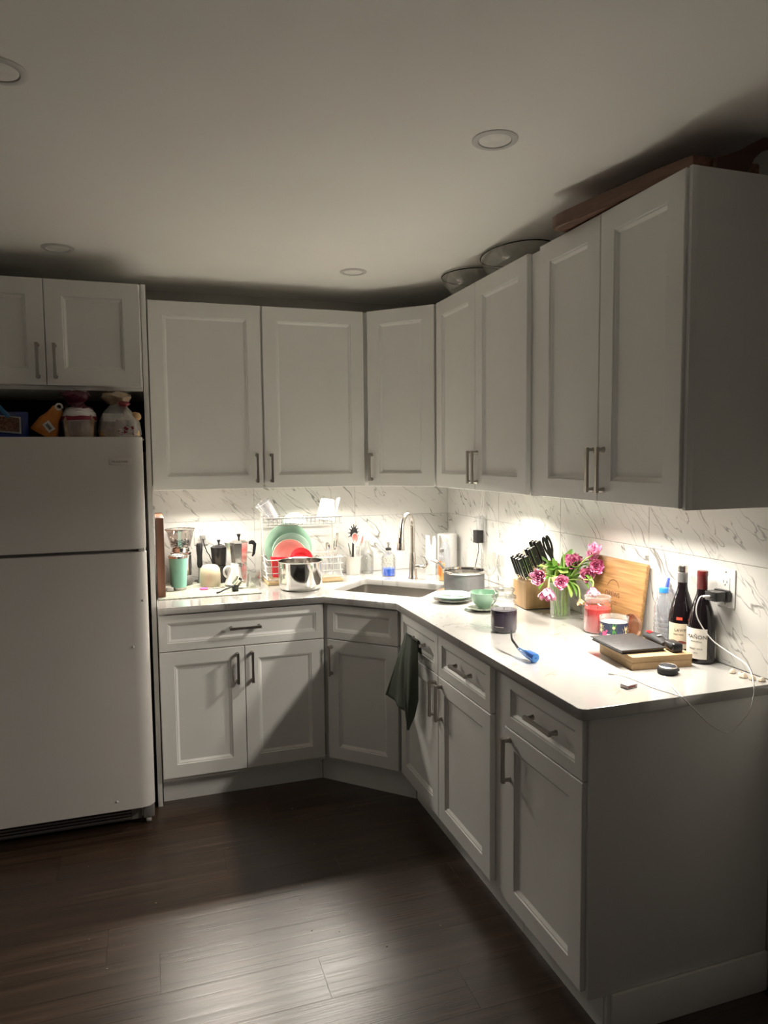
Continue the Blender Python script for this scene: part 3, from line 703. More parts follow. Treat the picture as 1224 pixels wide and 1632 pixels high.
fz = fdoor('freezer_door', 1.196, 1.652)
fd = fdoor('fridge_door', 0.104, 1.182)
MB().box((-FW+0.01, Y(-0.745), 1.180), (FW-0.012, Y(-0.7155), 1.198)).build('door_gasket', M['greyplastic'], t)
MB().box((FW-0.030, Y(-0.77), 1.1835), (FW-0.006, Y(-0.746), 1.1945), bevel=0.002).build('hinge', M['white'], t)
MB().box((FW-0.09, Y(-0.779), 1.6525), (FW-0.015, Y(-0.752), 1.660), bevel=0.004).build('hinge_cover', M['white'], t)
bd = MB().box((-0.0425, -0.004, -0.0125), (0.0425, 0.0, 0.0125), bevel=0.0015).build('badge', M['fridge'], fz, (-1.7725-FC, Y(-0.7902), 1.552))
# the maker's name on the badge, as printed there
me = text_mesh('FRIGIDAIRE', 0.0115, 0.0003, spacing=1.05); me.materials.clear(); me.materials.append(M['ink'])
me.transform(Matrix.Translation((-1.7725-FC, Y(-0.7902)-0.0042, 1.552)))
place('badge_lettering', me, fz)
for x, y, z in ((-1.7487, -0.7905, 0.7914), (-1.7050, -0.7850, 0.9808), (-1.834, -0.7905, 0.145)):
    MB().lathe([(0, 0.0030), (0.003, 0.0026), (0.0052, 0.0008), (0.0055, 0)], 14, mtx=Matrix.Rotation(PI/2, 4, 'X'), c=(x-FC, Y(y), z)).build('screw_cap', M['white'], fd)
gr = MB().box((-FW+0.015, Y(-0.700), 0.022), (FW-0.055, Y(-0.716), 0.098), bevel=0.003).build('toe_grille', M['greyplastic'], t)
sl = MB().box((-FW+0.03, -0.006, -0.0035), (FW-0.10, 0.0, 0.0035), bevel=0.001).mesh('slat', M['greyplastic'])
for k in range(5): place('slat', sl, gr, (0, Y(-0.7165), 0.034+k*0.013))
gx = MB(); gx.box((-FW+0.028, Y(-0.7175), 0.0270), (FW-0.098, Y(-0.7165), 0.0930)); gx.build('grille_slot', M['black'], gr)
MB().box((FW-0.050, Y(-0.735), 0.030), (FW-0.004, Y(-0.690), 0.092), bevel=0.005).build('foot_bracket', M['greyplastic'], t)
MB().lathe([(0, -0.010), (0.019, -0.010), (0.021, -0.007), (0.021, 0.007), (0.019, 0.010), (0, 0.010)], 20, mtx=Matrix.Rotation(PI/2, 4, 'Y'), c=(FW-0.028, Y(-0.708), 0.0215)).build('roller', M['white'], t)
for sx, yy in ((-1, -0.70), (-1, -0.10), (1, -0.10)):
    MB().lathe([(0, 0.0002), (0.016, 0.0002), (0.016, 0.020), (0.008, 0.024), (0.008, 0.032), (0, 0.032)], 14, c=(sx*(FW-0.04), Y(yy), 0)).build('foot', M['dark'], t)
# ================================================================== THINGS ON THE BACK COUNTER
Z = ZC + 0.0004
def L(parent, name, prof, mat, n=32, **kw):
    b = {k: kw.pop(k) for k in ('loc', 'rot', 'smooth') if k in kw}
    return MB().lathe(prof, n, **kw).build(name, mat, parent, **b)
def shell(prof, th):
    """thin-walled vessel: outer profile (bottom to rim) and the same walked back inside"""
    inner = [(max(r-th, 0), z+(th if i == 0 or r < 1e-6 else 0)) for i, (r, z) in enumerate(prof)]
    return prof + inner[::-1]

o = MB().box((-1.642, -0.462, Z), (-1.168, -0.012, Z+0.005), bevel=0.002).build('drying_mat', M['mat'])
tag(o, 'grey-green speckled drying mat under the coffee things beside the fridge panel', 'mat')
ZM = Z+0.0054
o = MB().box((-1.643, -0.415, ZM), (-1.606, -0.075, 1.292), bevel=0.004).build('walnut_board', M['walnut'])
tag(o, 'thick dark walnut board standing on edge against the fridge panel', 'cutting board')

t = thing('travel_tumbler', 'mint green steel-rimmed tumbler beside the dark walnut board', 'tumbler', (-1.540, -0.226, ZM))
L(t, 'cup', [(0, 0), (0.033, 0), (0.0345, 0.003), (0.0355, 0.012), (0.0362, 0.0122), (0.0455, 0.155), (0.0450, 0.1555), (0, 0.150)], M['tumbler'], 40)
L(t, 'rim', [(0.0446, 0.1550), (0.0462, 0.1565), (0.0466, 0.169), (0.0452, 0.170), (0.0435, 0.168), (0.0420, 0.15), (0.030, 0.152)], M['satin'], 40)
L(t, 'base_ring', [(0.0335, 0.0006), (0.0352, 0.0015), (0.0362, 0.0125), (0.0345, 0.0127)], M['satin'], 40)
o = MB().box((-0.016, -0.010, 0), (0.016, 0.010, 0.019), bevel=0.004).build('small_white_clip', M['white'], None, (-1.584, -0.264, ZM))
tag(o, 'little white plastic clip at the foot of the mint tumbler', 'clip')

t = thing('coffee_grinder', 'coffee grinder with clear bean hopper behind the mint tumbler', 'coffee grinder', (-1.522, -0.095, ZM))
L(t, 'body', [(0, 0), (0.050, 0), (0.053, 0.004), (0.053, 0.150), (0.048, 0.158), (0, 0.158)], M['satin'], 36)
L(t, 'base_band', [(0.0532, 0.002), (0.0545, 0.004), (0.0545, 0.05), (0.0532, 0.052)], M['greyplastic'], 36)
L(t, 'collar', [(0.0535, 0.1585), (0.0535, 0.168), (0.046, 0.172), (0.043, 0.192), (0.050, 0.198), (0, 0.198), (0, 0.1585)], M['steel'], 36)
L(t, 'hopper', [(0.046, 0.1985), (0.050, 0.200), (0.066, 0.270), (0.073, 0.282), (0.075, 0.284)], thin_glass('smoky_hopper', (0.72, 0.68, 0.66), boost=1.2), 40)
L(t, 'hopper_rim', [(0.0735, 0.282), (0.0765, 0.283), (0.0765, 0.287), (0.0735, 0.288)], M['satin'], 40)
mb = MB()
for k in range(90):
    a, q = random.uniform(0, 2*PI), math.sqrt(random.random())*0.044
    mb.lathe([(0, -0.0035), (0.004, -0.002), (0.0045, 0.0005), (0.003, 0.003), (0, 0.0035)], 6, c=(q*math.cos(a), q*math.sin(a), 0.204+random.uniform(0, 0.024)), sx=1.6, mtx=Matrix.Rotation(random.uniform(0, 3), 4, 'Z') @ Matrix.Rotation(random.uniform(-1, 1), 4, 'X'))
b = mb.build('coffee_beans', M['dark'], t); b['kind'] = 'stuff'

t = thing('hand_blender', 'black-handled hand blender standing upright under the back wall outlet', 'blender', (-1.428, -0.075, ZM))
L(t, 'handle', [(0, 0.078), (0.011, 0.080), (0.0145, 0.095), (0.0135, 0.14), (0.0165, 0.17), (0.0165, 0.196), (0.012, 0.206), (0, 0.208)], M['black'], 20)
L(t, 'shaft', [(0.0075, 0.0785), (0.0085, 0.055), (0.0095, 0.03), (0.016, 0.012), (0.018, 0.0), (0.016, 0.0), (0, 0.010)], M['satin'], 20)

# back wall outlet with its plug and cord
def outlet(loc, rz, label):
    t = thing('wall_outlet', label, 'outlet', loc, rz)
    MB().box((-0.0355, -0.0052, -0.0585), (0.0355, -0.0003, 0.0585), bevel=0.002).build('cover_plate', M['white'], t)
    MB().box((-0.0165, -0.0072, -0.0335), (0.0165, -0.0053, 0.0335), bevel=0.0008).build('socket_face', M['whiteceramic'], t)
    for s in (-1, 1):
        for q in (-1, 1):
            MB().box((q*0.0065-0.0011, -0.0076, s*0.017-0.002), (q*0.0065+0.0011, -0.0072, s*0.017+0.006+(q < 0)*0.0015)).build('slot', M['ink'], t, smooth=0)
        L(t, 'ground_hole', [(0, 0.0), (0.0024, 0.0), (0.0024, 0.0005), (0, 0.0005)], M['ink'], 10, mtx=Matrix.Rotation(PI/2, 4, 'X'), c=(0, -0.0071, s*0.017-0.0075))
        L(t, 'screw', [(0, 0.0008), (0.0025, 0.0006), (0.0029, 0)], M['nickel'], 10, mtx=Matrix.Rotation(PI/2, 4, 'X'), c=(0, -0.0053, s*0.0485))
    return t
outlet((-1.412, 0, 1.168), RB, 'white duplex outlet on the back wall with a dark plug in its lower socket')
t = thing('appliance_cord', 'dark power cord plugged into the back wall outlet, hanging behind the black moka pot', 'cord', (-1.405, -0.009, 1.150))
MB().box((-0.013, -0.024, -0.012), (0.013, -0.0002, 0.012), bevel=0.004).build('plug', M['greyplastic'], t)
MB().tube(smooth_path([(0, -0.022, -0.006), (0.004, -0.026, -0.03), (0.018, -0.022, -0.075), (0.032, -0.018, -0.10), (0.05, -0.018, -0.17), (0.02, -0.018, -0.2195), (-0.05, -0.02, -0.2270)], 6), 0.0026, 8).build('cable', M['blackmatte'], t)

# moka pots
def octo(prof, mat, t, name, top=None, **kw):
    return MB().lathe(prof, 8, a0=PI/8, **kw).build(name, mat, t, smooth=10)
def moka(loc, rz, label, metal, s=1.0):
    t = thing('moka_pot', label, 'moka pot', loc, rz); t.scale = (s, s, s)
    octo([(0, 0), (0.047, 0), (0.048, 0.004), (0.036, 0.082), (0, 0.082)], metal, t, 'boiler')
    L(t, 'threaded_ring', [(0.033, 0.0825), (0.037, 0.0835), (0.037, 0.094), (0.034, 0.0955), (0, 0.0955), (0, 0.0825)], metal, 32)
    octo([(0.034, 0.0958), (0.039, 0.100), (0.046, 0.192), (0.0455, 0.194), (0.0445, 0.194), (0.037, 0.102), (0, 0.100)], metal, t, 'upper_chamber')
    # spout and handle
    mb = MB(); bm = mb.bm
    A = [bm.verts.new(v) for v in ((-0.041, -0.014, 0.193), (-0.041, 0.014, 0.193), (-0.0395, 0.0, 0.135), (-0.072, 0.0, 0.196))]
    for f in ((0, 1, 2), (0, 2, 3), (1, 3, 2), (0, 3, 1)): bm.faces.new([A[i] for i in f])
    mb.build('spout', metal, t, smooth=0)
    octo([(0.0475, 0.1945), (0.048, 0.197), (0.030, 0.207), (0.010, 0.211), (0, 0.211), (0, 0.1945)], metal, t, 'lid')
    L(t, 'lid_knob', [(0, 0.2112), (0.005, 0.2112), (0.0045, 0.220), (0.010, 0.234), (0.010, 0.238), (0, 0.239)], M['black'], 14)
    mb = MB(); pr = [(0.0475, 0.200), (0.062, 0.207), (0.074, 0.203), (0.085, 0.188), (0.078, 0.140), (0.066, 0.124), (0.060, 0.130), (0.067, 0.142), (0.071, 0.184), (0.064, 0.189), (0.0475, 0.186)]
    mb.prism(pr, -0.007, 0.007, bevel=0.002, mtx=Matrix.Rotation(PI/2, 4, 'X')); mb.build('handle', M['black'], t)
    return t
moka((-1.330, -0.085, ZM), math.radians(75), 'black moka pot standing behind the silver one', M['copper'], 0.93)
moka((-1.232, -0.130, ZM), math.radians(-12), 'silver octagonal moka pot with black handle on the drying mat', M['mokasteel'], 1.06)

t = thing('ceramic_mug', 'cream mug turned upside down in front of the black moka pot', 'mug', (-1.385, -0.180, ZM))
L(t, 'cup', [(0.049, 0), (0.0505, 0.003), (0.0515, 0.060), (0.048, 0.088), (0.036, 0.103), (0.020, 0.107), (0, 0.108)], M['cream'], 36)
t = thing('coffee_dripper', 'white ceramic dripper on its side between cream mug and silver moka pot', 'dripper', (-1.281, -0.229, ZM+0.0045))
q = Matrix.Rotation(0.35, 4, 'Y')
L(t, 'cone', shell([(0.016, 0.105), (0.020, 0.085), (0.040, 0.004), (0.041, 0.0)], 0.003), M['whiteceramic'], 32, c=(0.004, 0.01, 0.002), mtx=Matrix.Rotation(0.10, 4, 'Y'))
MB().tube([(-0.020+0.020*math.cos(a), 0, 0.068+0.026*math.sin(a)) for a in [PI*(0.32+1.36*k/16) for k in range(17)]], 0.0062, 10).build('handle', M['whiteceramic'], t)
t = thing('coffee_scoop', 'little steel scoop tipped over at the foot of the silver moka pot', 'scoop', (-1.272, -0.298, ZM))
q = Matrix.Rotation(math.radians(38), 4, 'Y') @ Matrix.Rotation(0.2, 4, 'X')
L(t, 'bowl', shell([(0, 0), (0.017, 0), (0.019, 0.003), (0.022, 0.040), (0.0225, 0.041)], 0.0012), M['steel'], 28, mtx=q, c=(-0.004, 0, 0.0145))
MB().tube([(-0.012, -0.014, 0.018), (-0.035, -0.040, 0.008), (-0.052, -0.060, 0.0035)], [0.003, 0.0032, 0.0025], 8).build('handle', M['satin'], t)
t = thing('measuring_spoon', 'black measuring scoop lying at the front of the drying mat', 'scoop', (-1.283, -0.375, ZM), math.radians(200))
L(t, 'bowl', shell([(0, 0), (0.015, 0), (0.0165, 0.003), (0.0185, 0.024), (0.019, 0.025)], 0.0015), M['black'], 28, c=(0, 0, 0.0002))
MB().tube([(0.017, 0, 0.023), (0.05, 0.006, 0.017), (0.085, 0.010, 0.0065), (0.102, 0.010, 0.0050)], [0.003, 0.0038, 0.0045, 0.0045], 8).build('handle', M['blackmatte'], t)
t = thing('tea_strainer', 'pink-ended steel ring lying before the cream mug', 'strainer', (-1.425, -0.281, ZM), -0.05)
L(t, 'grip', [(0, 0), (0.017, 0.0005), (0.019, 0.004), (0.016, 0.008), (0, 0.009)], M['hotpink'], 24, sx=1.15)
MB().tube([(0.062+0.038*math.cos(2*PI*k/28), 0.019*math.sin(2*PI*k/28), 0.0055) for k in range(29)], 0.0026, 8).build('ring', M['steel'], t)

t = thing('crystal_tumbler', 'cut glass tumbler upside down beside the silver moka pot', 'glass', (-1.185, -0.300, ZM))
MB().lathe([(0.038, 0), (0.0385, 0.003), (0.033, 0.055), (0.034, 0.075), (0.032, 0.084), (0.028, 0.086), (0, 0.086), (0, 0.072), (0.028, 0.070), (0.030, 0.05), (0.036, 0.001)], 18).build('glass', M['glass'], t, smooth=5)
MB().tube([(0.0342*math.cos(2*PI*k/18), 0.0342*math.sin(2*PI*k/18), 0.03+0.012*(k % 2)) for k in range(19)], 0.0012, 6).build('cut_band', M['glassgrey'], t)

# ------------------------------------------------------------------ dish rack with its load
RX0, RX1, RY0, RY1 = -1.105, -0.712, -0.265, -0.050
t = thing('dish_rack', 'two-tier white wire dish rack in front of the back wall', 'dish rack', ((RX0+RX1)/2, (RY0+RY1)/2, Z))
cx, cy = (RX0+RX1)/2, (RY0+RY1)/2; hx, hy = (RX1-RX0)/2, (RY1-RY0)/2
def tube(name, pts, r, mat=M['rack'], n=8, sm=0): return MB().tube(smooth_path(pts, sm) if sm else pts, r, n).build(name, mat, t)
MB().box((-hx-0.002, -hy-0.004, 0), (hx+0.002, hy+0.004, 0.014), bevel=0.004).build('drip_tray', M['tray'], t)
for s in (-1, 1):
    tube('side_frame', [(s*hx, hy, 0.0145), (s*hx, hy, 0.36), (s*hx, hy-0.012, 0.380), (s*hx, hy-0.03, 0.368)], 0.0034)
    tube('side_frame', [(s*hx, -0.085, 0.028), (s*hx, 0.045, 0.15), (s*hx, 0.055, 0.34), (s*hx, 0.065, 0.375), (s*hx, 0.078, 0.375)], 0.0034)
def loop(name, y0, y1, z, r, x0=-hx, x1=hx, mat=M['rack']):
    return tube(name, [(x0, y0, z), (x1, y0, z), (x1, y1, z), (x0, y1, z), (x0, y0+0.002, z)], r, mat)
for z, r, mt_ in ((0.028, 0.0034, M['rack']), (0.060, 0.0020, M['rack']), (0.095, 0.0020, M['rack']), (0.128, 0.0030, M['rack'])):
    loop('basket_rail', -hy, hy, z, r, mat=mt_)
ww = MB().tube([(0, -hy, 0.128), (0, -hy, 0.028)], 0.0015, 6).mesh('wire', M['rack'])
for k in range(11): place('wire', ww, t, (-hx+0.036*(k+0.5), 0, 0))
wf = MB().tube([(0, -hy, 0.030), (0, hy, 0.030)], 0.0015, 6).mesh('wire', M['rack'])
for k in range(14): place('wire', wf, t, (-hx+0.028*(k+0.5), 0, 0))
wp = MB().tube([(0, 0.0145, 0.032), (0, 0.0145, 0.082)], 0.0015, 6).mesh('wire', M['rack'])
for k in range(9): place('wire', wp, t, (-hx+0.028*(k+0.9), 0, 0))
# upper shelf
loop('shelf_rail', -0.095, 0.085, 0.3400, 0.0036, mat=M['railgrey']); loop('shelf_rail', -0.095, 0.085, 0.305, 0.0018, mat=M['railgrey'])
wu_ = MB().tube([(0, -0.095, 0.340), (0, -0.095, 0.306), (0, 0.085, 0.306), (0, 0.085, 0.340)], 0.0013, 6).mesh('wire', M['railgrey'])
for k in range(18): place('wire', wu_, t, (-hx+0.0218*(k+0.5), 0, 0))
def open_box(x0, y0, x1, y1, z0, z1, r=0.008, th=0.0015):
    mb = MB(); Rg = []
    for z, i in ((z0, 0.004), (z0+0.004, 0.0), (z1, 0.0), (z1, th), (z0+0.004, th)):
        Rg.append([mb.bm.verts.new((x, y, z)) for x, y in round_rect(x0+i, x1-i, y0+i, y1-i, r, 4)])
    for A, B in zip(Rg, Rg[1:]):
        for k in range(len(A)): mb.bm.faces.new((A[k], A[(k+1) % len(A)], B[(k+1) % len(B)], B[k]))
    mb.bm.faces.new(Rg[0]); mb.bm.faces.new(Rg[-1]); return mb
open_box(hx-0.085, -hy+0.005, hx-0.005, -hy+0.075, 0.033, 0.135).build('cutlery_cup', M['cloudy'], t)
open_box(hx-0.144, -hy+0.005, hx-0.090, -hy+0.085, 0.033, 0.110).build('side_basket', M['cloudy'], t)

def plate(name, label, loc, r, mat, tilt, depth=0.018, yaw=0.0, group=None, rimmat=None):
    """a plate leaning back against the wires: its face looks towards local -y"""
    t = thing(name, label, 'plate', loc, group=group, rot=(PI/2 - tilt, 0, yaw))
    pr = [(0, 0), (r*0.55, 0), (r*0.62, 0.002), (r*0.70, depth*0.55), (r*0.985, depth), (r, depth+0.001), (r*0.985, depth+0.003), (r*0.70, depth*0.55+0.004), (r*0.60, 0.0055), (0, 0.005)]
    L(t, 'dish', pr, mat, 56)
    if rimmat: L(t, 'rim', [(r*0.985, depth+0.0005), (r*1.006, depth+0.0012), (r*0.985, depth+0.0036)], rimmat, 56)
    return t
plate('dinner_plate', 'large mint dinner plate upright at the back of the dish rack', (-0.970, -0.095, 1.085), 0.128, M['mint'], 0.17, group='mint plates')
plate('dinner_plate', 'smaller mint plate upright in the rack, mostly hidden by the pink one', (-0.960, -0.130, 1.060), 0.104, M['mintpale'], 0.20, 0.014)
plate('side_plate', 'dusty pink plate with pale rim upright in the dish rack', (-0.974, -0.162, 1.042), 0.092, M['pink'], 0.22, 0.012, rimmat=M['cream'])
plate('red_bowl', 'bright red shallow bowl tilted in the rack behind the steel pot', (-0.924, -0.207, 1.030), 0.061, M['red'], 0.40, 0.020, 0.05)
mb = MB()
Rg = []
for z, a, b in ((0.0, 0.030, 0.018), (0.004, 0.033, 0.021), (0.098, 0.044, 0.029), (0.100, 0.047, 0.032)):
    Rg.append([mb.bm.verts.new((x, y, z)) for x, y in round_rect(-a, a, -b, b, 0.010, 4)])
for A, B in zip(Rg, Rg[1:]):
    for k in range(len(A)): mb.bm.faces.new((A[k], A[(k+1) % len(A)], B[(k+1) % len(B)], B[k]))
mb.bm.faces.new(Rg[0][::-1])
o = mb.build('red_tub', M['red'], None, (-1.046, -0.231, Z+0.0365), (0, 0.06, 0)); tag(o, 'red plastic tub standing behind the front wires of the dish rack', 'tub')
t = thing('cereal_bowl', 'pale mint bowl upside down on the upper tier of the dish rack', 'bowl', (-0.945, -0.155, Z+0.3080))
L(t, 'bowl', [(0.064, 0), (0.065, 0.002), (0.058, 0.022), (0.040, 0.040), (0.026, 0.044), (0.026, 0.050), (0, 0.050), (0, 0.046), (0.055, 0.020), (0.061, 0.001)], M['mintpale'], 44)
t = thing('plastic_cup', 'clear ribbed plastic cup leaning on the upper tier of the dish rack', 'cup', (-1.050, -0.150, Z+0.3300), rot=(0.1, -0.60, 0))
MB().lathe(shell([(0, 0), (0.025, 0), (0.028, 0.002), (0.040, 0.105), (0.041, 0.106)], 0.0012), 36, fn=lambda v, a, r, z: v*(1+0.025*math.cos(12*a)) if r > 0.02 else v).build('cup', M['film'], t)
MB().tube([(0.0412*math.cos(2*PI*q/24), 0.0412*math.sin(2*PI*q/24), 0.106) for q in range(25)], 0.0014, 6).build('rim', M['cloudy'], t)
t = thing('food_container', 'cloudy plastic food tub propped on end on the upper tier', 'container', (-0.776, -0.150, Z+0.3185), rot=(0, 0.14, 0.05))
mb = MB(); Rg = []
for z, a, b in ((0.110, 0.030, 0.022), (0.108, 0.034, 0.026), (0.006, 0.044, 0.034), (0.0, 0.049, 0.039), (0.0, 0.043, 0.033), (0.104, 0.031, 0.023)):
    Rg.append([mb.bm.verts.new((x, y, z)) for x, y in round_rect(-a, a, -b, b, 0.012, 4)])
for A, B in zip(Rg, Rg[1:]):
    for k in range(len(A)): mb.bm.faces.new((A[k], A[(k+1) % len(A)], B[(k+1) % len(B)], B[k]))
mb.bm.faces.new(Rg[0]); mb.bm.faces.new(Rg[-1])
mb.build('tub', M['cloudy'], t)
MB().box((0.020, -0.036, 0.004), (0.0235, 0.034, 0.125), bevel=0.001, rot=Matrix.Rotation(0.10, 3, 'Y')).build('lid', M['cloudy'], t, loc=(0.028, 0, 0))
def cutlery(x, y, z, L_, kind, label, lean):
    t = thing(kind, label, kind.replace('table_', ''), (x, y, z), rot=(lean*0.4, lean, 0.3), group='cutlery in the dish rack cup')
    MB().box((-0.0045, -0.001, 0), (0.0045, 0.001, L_*0.62), bevel=0.0008).build('handle', M['satin'], t)
    if kind == 'table_spoon':
        MB().lathe([(0, 0.0015), (0.010, 0.0022), (0.0125, 0.004), (0.0118, 0.0034), (0, 0)], 20, sx=1, sy=1.7, mtx=Matrix.Rotation(PI/2, 4, 'X'), c=(0, 0.0, L_*0.62+0.019)).build('bowl', M['steel'], t)
    elif kind == 'table_fork':
        mb = MB(); mb.box((-0.0105, -0.001, L_*0.62), (0.0105, 0.001, L_*0.62+0.018), bevel=0.0006)
        for q in range(4): mb.box((-0.0105+q*0.0062, -0.001, L_*0.62+0.018), (-0.0078+q*0.0062, 0.001, L_*0.62+0.050))
        mb.build('tines', M['steel'], t)
    else:
        MB().box((-0.0085, -0.0008, L_*0.62), (0.0075, 0.0008, L_), bevel=0.0005).build('blade', M['steel'], t)
zc_ = Z+0.050
cutlery(-0.768, -0.215, zc_, 0.185, 'table_spoon', 'steel spoon upright in the dish rack cup, nearest the plates', -0.10)
cutlery(-0.750, -0.228, zc_, 0.180, 'table_fork', 'steel fork upright in the middle of the dish rack cup', 0.05)
cutlery(-0.735, -0.212, zc_, 0.200, 'table_knife', 'dark table knife upright in the dish rack cup, nearest the crock', 0.04)

# big steel pot
t = thing('stock_pot', 'polished steel pot with open top in front of the dish rack', 'pot', (-0.965, -0.398, Z))
L(t, 'pot', [(0, 0.0), (0.092, 0.0), (0.098, 0.003), (0.106, 0.016), (0.1085, 0.030), (0.1085, 0.136), (0.1125, 0.1395), (0.1130, 0.1415), (0.1105, 0.142), (0.1065, 0.139), (0.1060, 0.030), (0.098, 0.008), (0, 0.0045)], M['steel'], 64)

# utensil crock
t = thing('utensil_crock', 'white crock of kitchen utensils between dish rack and square bottle', 'crock', (-0.600, -0.066, Z))
L(t, 'crock', shell([(0, 0), (0.037, 0), (0.039, 0.003), (0.043, 0.085), (0.051, 0.100), (0.052, 0.102)], 0.003), M['whiteceramic'], 36)
def utensil(name, label, base, tip, mat, head, headmat):
    b, p = Vector(base), Vector(tip); d = (p-b); Ln = d.length
    q = d.to_track_quat('Z', 'Y').to_euler()
    t = thing(name, label, 'utensil', base, rot=q, group='utensils in the white crock')
    MB().tube([(0, 0, 0), (0, 0, Ln*0.6), (0, 0, Ln-0.045)], [0.006, 0.0055, 0.0045], 10).build('handle', mat, t)
    head(t, Ln, headmat)
def h_server(t, Ln, m):
    L(t, 'head', [(0, -0.006), (0.012, -0.006), (0.022, -0.002), (0.026, 0.006), (0.024, 0.006), (0.018, 0.001), (0, -0.002)], m, 24, sy=1.35, mtx=Matrix.Rotation(PI/2, 4, 'X'), c=(0, 0, Ln-0.035))
    tooth = MB().lathe([(0, 0.018), (0.0018, 0.016), (0.0034, 0.0)], 8).mesh('tooth', m)
    for k in range(9):
        a = math.radians(-20+220*k/8); x, z = 0.025*math.cos(a), 0.034*math.sin(a)
        place('tooth', tooth, t, (x, -0.003, Ln-0.035+z), (0, PI/2-a, 0))
def h_spoon(t, Ln, m):
    L(t, 'head', [(0, -0.005), (0.010, -0.004), (0.017, 0.001), (0.019, 0.006), (0.017, 0.005), (0.010, 0), (0, -0.001)], m, 24, sy=1.7, mtx=Matrix.Rotation(PI/2, 4, 'X'), c=(0, 0, Ln-0.03))
    L(t, 'inset', [(0, -0.0008), (0.009, 0.0004), (0.0155, 0.0052)], M['pink'], 20, sy=1.7, mtx=Matrix.Rotation(PI/2, 4, 'X'), c=(0, 0, Ln-0.03))
def h_turner(t, Ln, m):
    MB().box((-0.016, -0.0015, Ln-0.06), (0.016, 0.0015, Ln), bevel=0.001).build('head', m, t)
utensil('pasta_server', 'black toothed pasta server sticking out of the white crock', (-0.605, -0.070, Z+0.006), (-0.600, -0.080, 1.178), M['black'], h_server, M['black'])
utensil('serving_spoon', 'white spoon with pink inset in front of the black pasta server', (-0.595, -0.083, Z+0.008), (-0.603, -0.118, 1.150), M['whiteceramic'], h_spoon, M['whiteceramic'])
utensil('serving_spoon', 'white spoon with pink inset leaning from the crock over the square bottle', (-0.582, -0.066, Z+0.006), (-0.553, -0.088, 1.132), M['whiteceramic'], h_spoon, M['whiteceramic'])
utensil('slotted_turner', 'grey turner low in the white crock behind the spoons', (-0.590, -0.055, Z+0.006), (-0.622, -0.050, 1.085), M['satin'], h_turner, M['pangrey'])
t = thing('square_bottle', 'empty square clear glass bottle beside the white crock', 'bottle', (-0.513, -0.050, Z))
mb = MB(); Rg = []
for z, a, r in ((0, 0.026, 0.008), (0.002, 0.029, 0.008), (0.120, 0.029, 0.008), (0.150, 0.014, 0.012), (0.172, 0.0125, 0.0115), (0.174, 0.0145, 0.013), (0.182, 0.0145, 0.013)):
    Rg.append([mb.bm.verts.new((x, y, z)) for x, y in round_rect(-a, a, -a, a, r, 4)])
for A, B in zip(Rg, Rg[1:]):
    for k in range(len(A)): mb.bm.faces.new((A[k], A[(k+1) % len(A)], B[(k+1) % len(B)], B[k]))
mb.bm.faces.new(Rg[0])
mb.build('bottle', M['glass'], t)
MB().box((-0.0275, -0.0275, 0.0015), (0.0275, 0.0275, 0.006), bevel=0.002).build('thick_base', M['glassgrey'], t)

# soap dispenser
t = thing('soap_dispenser', 'quilted glass soap pump with blue soap behind the sink', 'soap dispenser', (-0.434, -0.190, Z))
MB().lathe([(0.0345, 0), (0.0375, 0.003), (0.0375, 0.100), (0.030, 0.118), (0.016, 0.128), (0.0145, 0.136), (0.0145, 0.140)], 24, fn=lambda v, a, r, z: Vector((v.x*(1+0.03*math.cos(12*a)), v.y*(1+0.03*math.cos(12*a)), v.z)) if r > 0.03 else v).build('bottle', M['glass'], t, smooth=20)
st_ = MB().lathe([(0, -0.0012), (0.004, -0.0005), (0.0055, 0.0)], 4, mtx=Matrix.Rotation(-PI/2, 4, 'X') @ Matrix.Identity(4)).mesh('quilt_stud', M['glass'], smooth=0)
for j in range(6):
    for k in range(14):
        a = 2*PI*(k+0.5*(j % 2))/14
        place('quilt_stud', st_, t, (0.0385*math.sin(a), -0.0385*math.cos(a), 0.012+j*0.0155), (0, 0, a))
L(t, 'soap', [(0, 0.003), (0.034, 0.003), (0.0345, 0.040), (0, 0.040)], M['bluesoap'], 24)
L(t, 'collar', [(0.0148, 0.1402), (0.0160, 0.1405), (0.0160, 0.152), (0.008, 0.155), (0, 0.155), (0, 0.1402)], M['dark'], 20)
L(t, 'pump', [(0, 0.1552), (0.0045, 0.1552), (0.0045, 0.172), (0.008, 0.174), (0.008, 0.183), (0, 0.185)], M['satin'], 16)
MB().tube([(0, -0.004, 0.179), (-0.004, -0.020, 0.180), (-0.006, -0.032, 0.176)], 0.0035, 8).build('nozzle', M['satin'], t)

# corner things
t = thing('paper_towel_roll', 'white paper towel roll standing in the corner behind the grey saucepan', 'paper towels', (-0.068, -0.150, Z))
L(t, 'roll', [(0.020, 0.0), (0.054, 0.0), (0.055, 0.002), (0.055, 0.208), (0.054, 0.210), (0.020, 0.210), (0.020, 0.0)], M['paper'], 44)
MB().grid(lambda u, v: (-0.055+0.010*math.sin(3*u)-0.02*u, -0.006-0.05*u, 0.003+0.204*v), 6, 6, thick=0.0006).build('loose_sheet', M['paper'], t)
t = thing('plastic_caddy', 'tall white plastic holder with a deep notch beside the amber soap bottle', 'caddy', (-0.205, -0.238, Z), math.radians(-20))
pr = [(-0.026, 0), (0.026, 0), (0.030, 0.19), (0.024, 0.212), (0.012, 0.208), (0.010, 0.165), (0.003, 0.150), (-0.004, 0.165), (-0.006, 0.214), (-0.027, 0.216)]
MB().prism(pr, -0.016, 0.016, bevel=0.003, mtx=Matrix.Rotation(PI/2, 4, 'X')).build('holder', M['white'], t)
t = thing('dish_soap_bottle', 'slim clear bottle of amber dish soap next to the grey saucepan', 'soap bottle', (-0.224, -0.440, Z))
